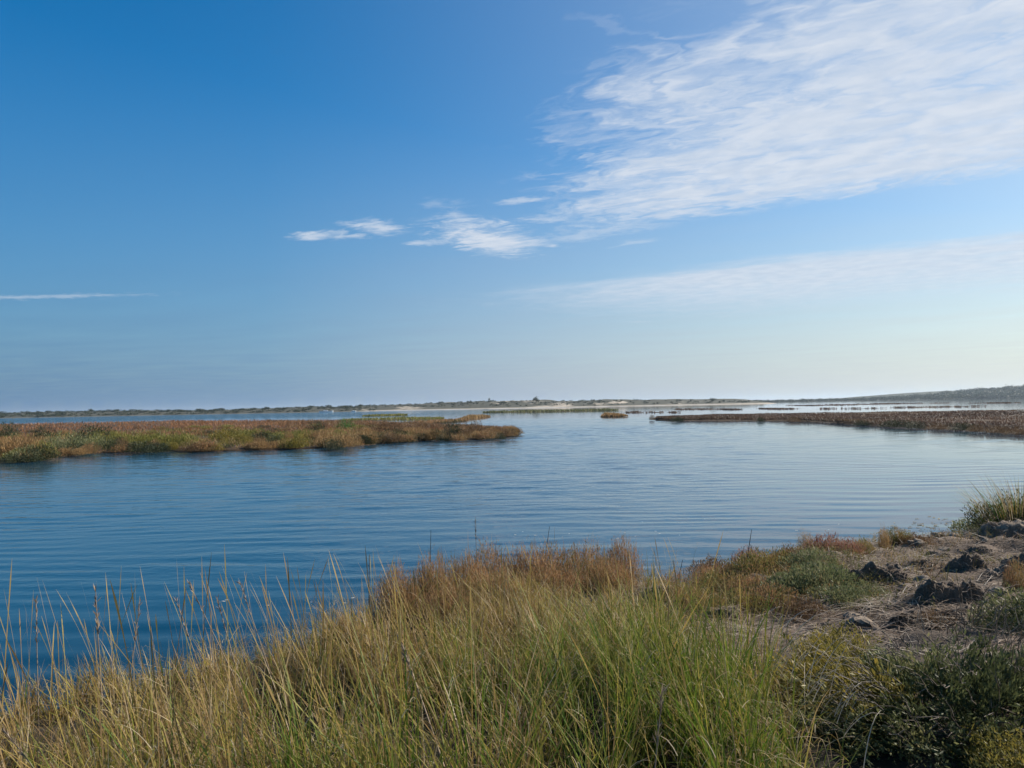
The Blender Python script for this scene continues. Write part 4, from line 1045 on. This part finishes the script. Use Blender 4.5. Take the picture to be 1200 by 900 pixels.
me_gold = twiggy_mesh('golden_foliage', 9000, .4, .4, .034, .010, 25, 200, .004)
gd = Kind('golden_shrub', 'shrub', me_gold, M_olive, 8, .35, .36, .006, M_twig)
x, y = PY(978, 5.1), 5.15; gd.put((x, y, gz(x, y) - .03), 0, (.85, .8, .8), 'golden brown little shrub between the tall grass and the dark green shrub')
x, y = PY(1190, 3.6), 3.5; gd.put((x, y, gz(x, y) - .03), 2, (.8, .8, .6), 'yellowing little shrub at the foot of the wide dark green shrub')

# pale arching leaves that hang over the shaded gap by the shrub
G = Geo(); n = 60
x = 1.55 + rng.normal(0, .06, n); y = 4.2 + rng.normal(0, .3, n)
G.blades(np.stack([x, y, gzs(x, y) + rng.uniform(.1, .4, n)], -1), rng.uniform(.2, .45, n), rng.normal(0, .5, n), rng.uniform(.4, .9, n), rng.uniform(0, .5, n), .004, rng.uniform(.8, 1, n), seg=6, droop=rng.uniform(.3, 1.1, n))
o = link('arching_grass', G.mesh('arching_grass'), M_straw); tag(o, 'pale arching grass leaves over the shaded gap', 'grass', kind='stuff')

# ------------------------------------------------------------------ things floating near the shore
leaf_me = mesh_from('floating_leaf', [(-.07, 0, .004), (-.02, -.022, .012), (.06, -.006, .006), (.075, .01, .02), (-.01, .024, .01)], None, [(0, 1, 2), (0, 2, 4), (2, 3, 4)], np.array([[.6, .5]] * 5))
first = True
for i in range(46):
    t = random.random(); q = P(1030 + 105 * t + random.gauss(0, 8), 622 - 14 * t + random.gauss(0, 5))
    if shore_d(np.array([q.x]), np.array([q.y]))[0] > -.05: continue
    o = link('floating_leaf', leaf_me, M_golden); o.location = (q.x, q.y, .003); o.rotation_euler = (random.uniform(-.2, .2), 0, random.uniform(0, 6.28))
    s = random.uniform(.35, .8); o.scale = (s, s, s)
    tag(o, 'floating bit of dead leaf drifting on bright water near the tussock', 'leaf', 'leaves drifting near the tussock')
fm = []
for k in range(3):
    a = np.linspace(0, 2 * PI, 12, endpoint=False); r = 1 + .6 * rng.uniform(-.5, .5, 12)
    top = np.stack([np.cos(a) * r * .06, np.sin(a) * r * .035, np.full(12, .004)], -1); cen = np.array([[0, 0, .016]])
    v = np.concatenate([top, cen]); tr = np.array([(i, (i + 1) % 12, 12) for i in range(12)])
    fm.append(mesh_from('foam_fleck', v, None, tr))
for i in range(26):
    px = random.choice([random.uniform(600, 660), random.uniform(690, 790), random.uniform(200, 420), random.uniform(560, 800), random.uniform(930, 1000)])
    py = (630 if px > 560 else 700) + random.gauss(0, 7) + (-.02 * (px - 600))
    q = P(px, py)
    if shore_d(np.array([q.x]), np.array([q.y]))[0] > -.05: continue
    o = link('foam_fleck', fm[i % 3], M_foam); o.location = (q.x, q.y, .002); o.rotation_euler = (0, 0, random.uniform(-.4, .4))
    s = random.uniform(.12, .36); o.scale = (s * 1.5, s * .9, s)
    tag(o, 'little fleck of pale foam on the water close to the bank', 'foam', 'flecks of foam along the bank')

# ------------------------------------------------------------------ long marsh island: sward and bushes
def isl_grass(name, label, ab, n, v0, v1, h, wid, mat, seed, tintf, prob=None, u0=0, u1=1, vpow=1.0, lift=.26):
    xy, u, v = sample_strip(ab, n, vpow, v0, v1, u0, u1); xy[:, 1] -= (v < .04) * rng.uniform(0, .9, len(v))
    pr = np.ones(n) if prob is None else prob(xy, u, v)
    ok = rng.uniform(0, 1, n) < pr; xy, v = xy[ok], v[ok]; n = len(xy)
    G = Geo(); z = np.full(n, lift) + .25 * fbm(xy[:, 0] * .25, xy[:, 1] * .25, seed)
    dist = np.hypot(xy[:, 0], xy[:, 1])
    hh = h * rng.uniform(.5, 1.2, n) * (1 + 1.0 * fbm(xy[:, 0] * .35, xy[:, 1] * .35, seed + 2, 3))
    G.blades(np.stack([xy[:, 0], xy[:, 1], z - .12], -1), hh + .1, rng.uniform(0, 2 * PI, n), rng.uniform(.1, .7, n), rng.uniform(0, .4, n),
             wid * (dist / 45) ** .9 * rng.uniform(.7, 1.4, n), np.clip(tintf(xy, v) + rng.normal(0, .17, n), 0, 1), seg=2)
    o = link(name, G.mesh(name), mat); tag(o, label, 'marsh plants', kind='stuff')
nz = lambda sc, sd, k=1.1: (lambda xy, v: .5 + k * fbm(xy[:, 0] * sc, xy[:, 1] * sc, sd, 3))
isl_grass('marsh_grass', 'olive green grass belt on the long marsh island', ab_L, 42000, 0.01, .30, .24, .022, M_mgrass, 111, nz(.2, 7),
          lambda xy, u, v: np.clip(.55 + 2.4 * fbm(xy[:, 0] * .14, xy[:, 1] * .14, 120, 3) - 0.5 * sstep(.62, .75, u), 0.03, 1), vpow=1.5)
isl_grass('rusty_sward', 'rust red sward on the far side of the long marsh island', ab_L, 34000, .16, 1.0, .24, .026, M_rustsward, 112, nz(.12, 8), vpow=1.4)
isl_grass('tan_fringe', 'tan plant fringe along the water of the long marsh island', ab_L, 22000, 0.0, .10, .22, .022, M_tan, 113, nz(.3, 9),
          lambda xy, u, v: np.clip(.15 + 3.0 * fbm(xy[:, 0] * .3, xy[:, 1] * .3, 122, 3) + .25 * sstep(.6, .8, u), 0.05, 1))
isl_grass('brown_sward', 'brown marsh plants on the pointed end of the long island', ab_L, 16000, 0.0, 1.0, .28, .022, M_brown, 114, nz(.3, 10), u0=.60, u1=1.0)
isl_grass('dusky_sward', 'dusky red brown sward on the flat beyond the bright water', ab_R, 60000, 0.0, 1.0, .08, .032, M_dusky, 115, nz(.1, 11), vpow=1.6)
isl_grass('dark_fringe', 'dark jagged plants along the water edge of the dusky flat', ab_R, 9000, 0.0, .03, .24, .022, M_brown, 116, lambda xy, v: .15 + .8 * fbm(xy[:, 0] * .2, xy[:, 1] * .2, 12, 3),
          lambda xy, u, v: np.clip(.5 + 2 * fbm(xy[:, 0] * .2, xy[:, 1] * .2, 125), 0.1, 1))
for (o, ab, sd_) in strips:
    D = np.linalg.norm(ab[0].mean(0)); mat = {1: M_mgrass, 2: M_orange, 3: M_tan, 4: M_mgrass, 5: M_blite, 6: M_tan}.get(sd_, M_dusky)
    hh = {3: .6, 6: .6, 5: .6, 1: .3, 2: .35, 4: .4}.get(sd_, .2)
    gap = sd_ >= 7
    xy, u, v = sample_strip(ab, (1500 if sd_ < 7 else 900) if sd_ != 5 else 2600)
    pr = np.clip(.1 + 8 * fbm(u * 16 + sd_, v * 3, sd_ + 300), 0, 1) if gap else np.ones(len(u))
    ok = rng.uniform(0, 1, len(u)) < pr; xy = xy[ok]; u = u[ok]; n = len(xy)
    prof = np.sqrt(np.clip(np.sin(np.pi * u), 0, 1)) if sd_ in (3, 6) else 1.0
    G = Geo(); G.blades(np.stack([xy[:, 0], xy[:, 1], np.full(n, .05)], -1), (hh * (1 + .9 * fbm(u * 30, u * 0, sd_ + 9)) * rng.uniform(.5, 1.1, n)) * prof + .1,
                        rng.uniform(0, 2 * PI, n), rng.uniform(0, .5, n), 0.1, .0009 * D * rng.uniform(.7, 1.5, n), np.clip(.5 + fbm(u * 9, v[ok] * 3, sd_) + rng.normal(0, .2, n), 0, 1), seg=2)
    c = link('vegetation', G.mesh('vegetation'), mat, o); c['kind'] = 'stuff'

def mid_kind(name, cat, n, mat, seed, ll=.13, lw=.035, up_=.8):
    return Kind(name, cat, leaf_dome_mesh(name + '_foliage', n, 1.0, 1.0, ll, lw, seed, up_), mat, 4, .8, .8, .02, M_darktwig)
mk = dict(dark=mid_kind('marsh_bush', 'bush', 1500, M_darkbush, 131), sage=mid_kind('marsh_bush', 'bush', 1500, M_purslane, 132),
          brown=mid_kind('marsh_bush', 'bush', 1500, M_brown, 133, .16, .03), tan=mid_kind('marsh_tuft', 'tuft', 1300, M_tan, 134, .2, .03, 1.6),
          green=mid_kind('marsh_tuft', 'tuft', 1500, M_mgrass, 135, .26, .03, 2.2), bright=mid_kind('marsh_bush', 'bush', 1300, M_bright, 136),
          yellow=mid_kind('marsh_tuft', 'tuft', 1300, M_olive, 137, .14, .05, .9), rust=mid_kind('marsh_bush', 'bush', 1500, M_orange, 138, .18, .03, 1.0))
for k, px, py, wpx, hpx, lab in [
        ('tan', 8, 536, 46, 26, 'tan tuft at the left border, at the water'), ('rust', 24, 527, 44, 18, 'rusty bush behind the tan tufts at the left border'),
        ('tan', 36, 536, 30, 26, 'taller tan tuft ending the left border group'), ('dark', 10, 514, 26, 14, 'dark bush highest at the left border'),
        ('sage', 60, 529, 40, 20, 'grey green bush right of the tan group'), ('sage', 84, 527, 42, 22, 'widest grey green bush by the rusty hollow'),
        ('dark', 50, 515, 26, 12, 'dark bush behind the grey green ones, left'), ('dark', 108, 518, 40, 14, 'dark flat topped bush in the middle of the island'),
        ('sage', 112, 527, 34, 18, 'grey green bush under the dark flat topped one'), ('rust', 105, 531, 26, 12, 'rust coloured low bush at the waterline'),
        ('tan', 75, 532, 24, 8, 'short tan tuft between grey green bush and water'), ('tan', 95, 532, 22, 8, 'short tan tuft beside the rust coloured low bush'),
        ('dark', 130, 528, 24, 12, 'dark bush where the green tufts begin'), ('green', 142, 522, 34, 20, 'first green tuft of the bright belt'),
        ('green', 165, 524, 40, 22, 'tall olive green tuft over a dark undercut'), ('green', 192, 524, 44, 22, 'olive green tuft in the middle of the belt'),
        ('green', 218, 523, 40, 20, 'olive green tuft near the brown hollow'), ('dark', 162, 529, 34, 9, 'dark undercut bush below the tall tuft'),
        ('dark', 184, 529.5, 26, 8, 'dark undercut bush in the island middle'), ('rust', 238, 527, 38, 14, 'reddish brown bush in the brown hollow'),
        ('brown', 222, 528, 30, 10, 'brown bush left of the reddish brown one'), ('yellow', 262, 517, 34, 14, 'yellow green leafy tuft on the crest'),
        ('yellow', 276, 513, 30, 12, 'yellow green tuft highest on the crest'), ('yellow', 291, 522, 16, 12, 'bright yellow little tuft near the water'),
        ('green', 300, 513, 40, 14, 'green tuft right of the yellow ones'), ('dark', 306, 519, 36, 9, 'dark bush under the green tuft'),
        ('green', 334, 516, 40, 14, 'round green tuft over the dark bank'), ('dark', 322, 520, 26, 8, 'dark gap bush under the round green tuft'),
        ('tan', 305, 525, 30, 9, 'short tan tuft with pale tips at the waterline'), ('tan', 340, 523, 26, 9, 'short tan tuft left of the orange slope'),
        ('rust', 365, 516, 36, 12, 'orange slope bush toward the dark hollow'), ('dark', 372, 507, 26, 10, 'blackish bush behind the orange slope'),
        ('tan', 385, 520, 40, 14, 'broad tan tuft before the bright green bush'), ('bright', 405, 505, 22, 15, 'bright fresh green bush, the greenest on the island'),
        ('tan', 402, 524, 34, 18, 'tall tan tuft at the waterline below the bright green bush'), ('dark', 392, 526, 22, 8, 'dark bush at the waterline, left of the tall tan tuft'),
        ('tan', 430, 518, 36, 14, 'last tan tuft before the brown point'), ('brown', 445, 508, 44, 14, 'broad brown bush on the crest of the point'),
        ('brown', 462, 517, 30, 10, 'dark brown bush over the waterline'), ('brown', 488, 506, 40, 12, 'brown bush midway on the point'),
        ('dark', 530, 512, 22, 14, 'dark upright bush on the point'), ('brown', 545, 511, 46, 14, 'spiky brown bush, the tallest of the point'),
        ('brown', 558, 509, 22, 16, 'narrow spiky bush beside the tallest of the point'), ('rust', 572, 513, 34, 10, 'purple brown bush close to the tip'),
        ('brown', 588, 511, 30, 9, 'small brown bush at the tip of the point'), ('dark', 587, 514, 14, 5, 'tiny dark bush in the water at the tip')]:
    p = P(px, py, .12); s = p.y / 900; h = (hpx * (1.35 if k == 'dark' else .92) + 1) * s
    mk[k].put((p.x, p.y, .08), random.uniform(0, 6.28), (wpx * s * .5, wpx * s * .5 * 1.2, h * (.72 if k == 'green' else 1.0)), lab, 'bushes and tufts on the long marsh island')
zone = [(0, .30, ['sage', 'dark', 'tan', 'green', 'rust', 'dark']), (.30, .55, ['green', 'green', 'dark', 'yellow', 'rust', 'brown']), (.55, .72, ['green', 'dark', 'tan', 'rust', 'tan']), (.72, 1.0, ['brown', 'brown', 'rust', 'dark', 'tan'])]
edge_names = dict(dark='dark bush overhanging the near waterline of the long island', rust='orange brown bush at the near waterline of the long island', tan='ochre tuft at the near waterline of the long island')
for i in range(64):
    k = random.choice(['dark', 'dark', 'rust', 'tan']); xy, u, v = sample_strip(ab_L, 1, 1.0, 0.0, .012, .16, .99)
    s = random.uniform(.35, .9); mk[k].put((xy[0, 0], xy[0, 1] - random.uniform(0, .5), .02), random.uniform(0, 6.28), (s * 1.3, s, random.uniform(.25, .6)), edge_names[k], 'bushes along the waterline of the long island')
names = dict(sage='small grey green bush lost in the sward of the long island', dark='small dark bush lost in the sward of the long island', tan='small tan tuft lost in the sward of the long island',
             green='small olive tuft lost in the sward of the long island', rust='small rust bush lost in the sward of the long island', brown='small brown bush lost in the sward of the long island', yellow='small yellowish tuft lost in the sward of the long island')
for i in range(230):
    u0, u1, ks = random.choice(zone); k = random.choice(ks)
    xy, u, v = sample_strip(ab_L, 1, 1.6, 0.0, .42, u0 * .86 + .12, u1 * .86 + .12)
    s = random.uniform(.35, 1.0) * (1 + v[0]); hgt = random.uniform(.3, .7) * (1.1 if v[0] < .1 else .8)
    mk[k].put((xy[0, 0], xy[0, 1], .08), random.uniform(0, 6.28), (s * .8, s, hgt), names[k], 'small bushes in the sward of the long island')
for k, px, py, wpx, hpx, lab in [
        ('dark', 891, 493.5, 10, 5, 'small dark bush standing alone in the water off the dusky flat'), ('dark', 1050, 500, 30, 8, 'dark bush where the dusky flat bulges'),
        ('dark', 1072, 501.5, 24, 8, 'dark bush right of the bulge'), ('dark', 1128, 503.5, 26, 8, 'widest dark bush on the dusky flat'),
        ('brown', 1145, 505.5, 22, 6, 'brown bush right of the widest dark one'), ('brown', 1170, 507, 30, 7, 'brown bush near the right border of the flat'),
        ('dark', 793, 493.8, 16, 5, 'purple dark bush at the left tip of the flat'), ('brown', 764, 492, 8, 5, 'tiny bush at the very tip of the flat'),
        ('dark', 1010, 498, 18, 5, 'small dark bush along the jagged edge'), ('brown', 1100, 503, 24, 5, 'low brown bush between the two dark bushes'),
        ('brown', 930, 494, 20, 4, 'low brown bush near the lone water bush'), ('brown', 1195, 509, 26, 6, 'brown bush at the right border')]:
    p = P(px, py, .1); s = p.y / 900
    mk[k].put((p.x, p.y, .02 if px == 891 else .06), random.uniform(0, 6.28), (wpx * s * .5, wpx * s * .5 * 1.2, (hpx + 1) * s), lab, 'bushes along the dusky flat')

# ------------------------------------------------------------------ far shore: scrub, trees, boats
def far_tree_mesh(seed, n=260):
    G = Geo(); c = rng.normal(0, .34, (7, 3)) * np.array([1, 1, .5]) + np.array([0, 0, .72])
    k = rng.integers(0, 7, n); p = c[k] + rng.normal(0, .2, (n, 3)) * np.array([1, 1, .7])
    p[:, 2] = np.abs(p[:, 2])
    G.leaves(p, rng.normal(0, 1, (n, 3)) + np.array([0, 0, .3]), rng.uniform(.15, .3, n), rng.uniform(.1, .2, n), rng.uniform(0, 1, n)); return G.mesh('crown')
trunk_me = []
for k in range(3):
    G = Geo(); G.tube([(0, 0, -.1), (.03, .02, .35), (.0, -.03, .75)], [.05, .04, .02], .4, 5); trunk_me.append(G.mesh('trunk'))
tree_src = []
for k in range(3):
    r = empty('far_tree'); r['category'] = 'tree'
    c = link('crown', far_tree_mesh(k), M_pine, r); c['kind'] = 'stuff'; link('trunk', trunk_me[k], M_darktwig, r); tree_src.append([r, False])
def far_tree(loc, sc, label, group=None, k=None):
    k = random.randrange(3) if k is None else k; r, used = tree_src[k]
    if not used:
        tree_src[k][1] = True; r.location = loc; r.scale = sc; r.rotation_euler = (0, 0, random.uniform(0, 6)); r['label'] = label
        if group: r['group'] = group
        return r
    return copy_thing(r, loc, random.uniform(0, 6), sc, label, group)
Y = 648; x = PY(653 - 25, Y); far_tree((x, Y, float(dune_z(x, Y)) - .4), (3.2, 3.0, 4.2), 'single dark tree alone on the dune crest above the beach')
Y = 645; x = PY(573, Y); far_tree((x, Y, float(dune_z(x, Y)) - .3), (1.1, 1.0, 3.0), 'spiky narrow tree left of the lone crest tree')
Y = 650; x = PY(834, Y); far_tree((x, Y, float(dune_z(x, Y)) - .3), (3.6, 3.0, 3.0), 'dark tree clump on the crest where the dunes fade right')
Y = 650; x = PY(703, Y); far_tree((x, Y, float(dune_z(x, Y)) - .3), (2.4, 2.0, 2.0), 'low dark tree on the flat crest right of the lone tree')
def mass(name, label, cat, spots):
    """far off scrub or wood that reads as one mass"""
    G = Geo()
    for (x, y, z, sx_, sz) in spots:
        n = 70; c = rng.normal(0, .3, (4, 3)) * np.array([1, 1, .4]) + np.array([0, 0, .55]); k = rng.integers(0, 4, n)
        p = c[k] + rng.normal(0, .22, (n, 3)); p[:, 2] = np.abs(p[:, 2]); p = p * np.array([sx_, sx_ * .8, sz]) + np.array([x, y, z])
        G.leaves(p, rng.normal(0, 1, (n, 3)) + np.array([0, 0, .3]), sz * rng.uniform(.3, .55, n), sz * rng.uniform(.2, .4, n), rng.uniform(0, 1, n))
    o = link(name, G.mesh(name), M_pine); tag(o, label, cat, kind='stuff')
sp = []
for i in range(800):
    px = random.uniform(-160, 442); Y = 586 + 58 * random.random() ** 1.3; x = PY(px, Y); z = float(dune_z(x, Y))
    if z < .15: continue
    s = random.uniform(.7, 1.6); sp.append((x, Y, z - .4, s * random.uniform(1.5, 3.0), s))
mass('scrub', 'dark low scrub covering the far left shore', 'scrub', sp)
sp = []
for i in range(420):
    px = random.uniform(445, 925); Y = random.uniform(620, 668); x = PY(px, Y); z = float(dune_z(x, Y))
    if z < 1.1: continue
    s = random.uniform(.6, 1.3); sp.append((x, Y, z - .3, s * random.uniform(1.3, 2.6), s))
mass('dune_scrub', 'patchy dark scrub on the crest of the beach dunes', 'scrub', sp)
sp = []
for i in range(1500):
    px = random.uniform(865, 1340); Y = 1098 + 260 * random.random() ** 2; x = PY(px, Y); z = float(hill_z(x, Y))
    if z < .1: continue
    s = random.uniform(4.0, 7.0) * float(np.interp(px, [865, 1000, 1080, 1130], [.4, .5, .7, 1])); sp.append((x, Y, z - s * .15, s * random.uniform(1.2, 1.9), s))
mass('far_wood', 'hazy dark wood along the far right shore and hill', 'wood', sp)
for i in range(36):
    px = -120 + 560 * (i + random.random()) / 36; Y = random.uniform(612, 640); x = PY(px, Y); z = float(dune_z(x, Y))
    if z < .25: continue
    s = random.uniform(1.2, 2.0)
    far_tree((x, Y, z - .4), (s * random.uniform(1.3, 2.4), s * 1.6, s), 'dark scrub tree on the crest of the far dunes, left of the white beach', 'scrub trees on the crest of the far left shore')
for px, yy, w_, lab in [(586, 628, 3.0, 'dark bush low on the white sand ramp'), (590, 634, 2.6, 'second dark bush higher on the white sand ramp')]:
    x = PY(px, yy); far_tree((x, yy, float(dune_z(x, yy)) - .2), (w_, w_, 2.2), lab)
for px, s, lab in [(940, 3.6, 'rounded tree standing out of the low wood left of the hazy gap'), (1044, 4.0, 'small tree on the skyline of the low far wood'),
                   (1108, 8.0, 'round crowned tree where the far wood steps up to the hill'), (1182, 7.0, 'tree on the shoulder below the hill top'), (1196, 7.5, 'highest tree on top of the far right hill')]:
    Y = 1230; x = PY(px, Y); far_tree((x, Y, float(hill_z(x, Y)) - .5), (s * 1.2, s * 1.2, s), lab)

def boat(label, px, Y, L, W, H):
    root = empty('boat', (PY(px, Y), Y, 0), .05); tag(root, label, 'boat')
    n = 13; t = np.linspace(-1, 1, n); hw = W * .5 * np.where(t > 0, np.sqrt(np.clip(1 - t ** 2.2, 0, 1)), 1 - .15 * t ** 2); v = []
    for i in range(n):
        x = t[i] * L * .5; sh = H * (1 + .25 * max(t[i], 0) ** 2)
        v += [(x, -hw[i], sh), (x * .96, -hw[i] * .7, -.15), (x * .96, hw[i] * .7, -.15), (x, hw[i], sh)]
    q = [(i * 4 + j, i * 4 + j + 1, i * 4 + j + 5, i * 4 + j + 4) for i in range(n - 1) for j in range(3)] + [(0, 1, 2, 3)]
    link('hull', mesh_from('hull', v, q, smooth=False), M_hull, root)
    vd = [(t[i] * L * .49, s_ * hw[i] * .93, H * .85) for i in range(n) for s_ in (-1, 1)]
    link('deck', mesh_from('deck', vd, [(i * 2, i * 2 + 1, i * 2 + 3, i * 2 + 2) for i in range(n - 1)], smooth=False), M_hull, root)
    c0, c1, w_, h0, h1 = -.22 * L, .12 * L, W * .3, H * .85, H * 1.5
    vc = [(c0, -w_, h0), (c1, -w_, h0), (c1, w_, h0), (c0, w_, h0), (c0 * .9, -w_ * .85, h1), (c1 * .6, -w_ * .85, h1), (c1 * .6, w_ * .85, h1), (c0 * .9, w_ * .85, h1)]
    link('cabin', mesh_from('cabin', vc, [(0, 1, 5, 4), (1, 2, 6, 5), (2, 3, 7, 6), (3, 0, 4, 7), (4, 5, 6, 7)], smooth=False), M_hull, root)
boat('long low white boat lying before the dark left shore', 382, 570, 10.5, 2.6, .9)
boat('tiny white boat right of the long low one', 414, 575, 3.6, 1.4, .6)

# ------------------------------------------------------------------ air
def haze():
    x0, x1, y0, y1, z0, z1 = -6100, 6100, -700, 9100, -2.2, 48.0
    v = [(x, y, z) for z in (z0, z1) for y in (y0, y1) for x in (x0, x1)]
    me = mesh_from('haze', v, [(0, 2, 3, 1), (4, 5, 7, 6), (0, 1, 5, 4), (2, 6, 7, 3), (0, 4, 6, 2), (1, 3, 7, 5)], smooth=False)
    m = bpy.data.materials.new('haze_air'); m.use_nodes = True; N = NT(m.node_tree); N.n.clear()
    pv = N.new('ShaderNodeVolumePrincipled'); pv.inputs['Density'].default_value = HAZE_D; pv.inputs['Color'].default_value = (.72, .86, 1.0, 1)
    pv.inputs['Anisotropy'].default_value = 0.35
    o = N.new('ShaderNodeOutputMaterial'); N.l.new(pv.outputs[0], o.inputs['Volume'])
    tag(link('haze', me, m), 'thin sea haze over the lagoon', kind='stuff')
HAZE_D = 0.00012
haze()
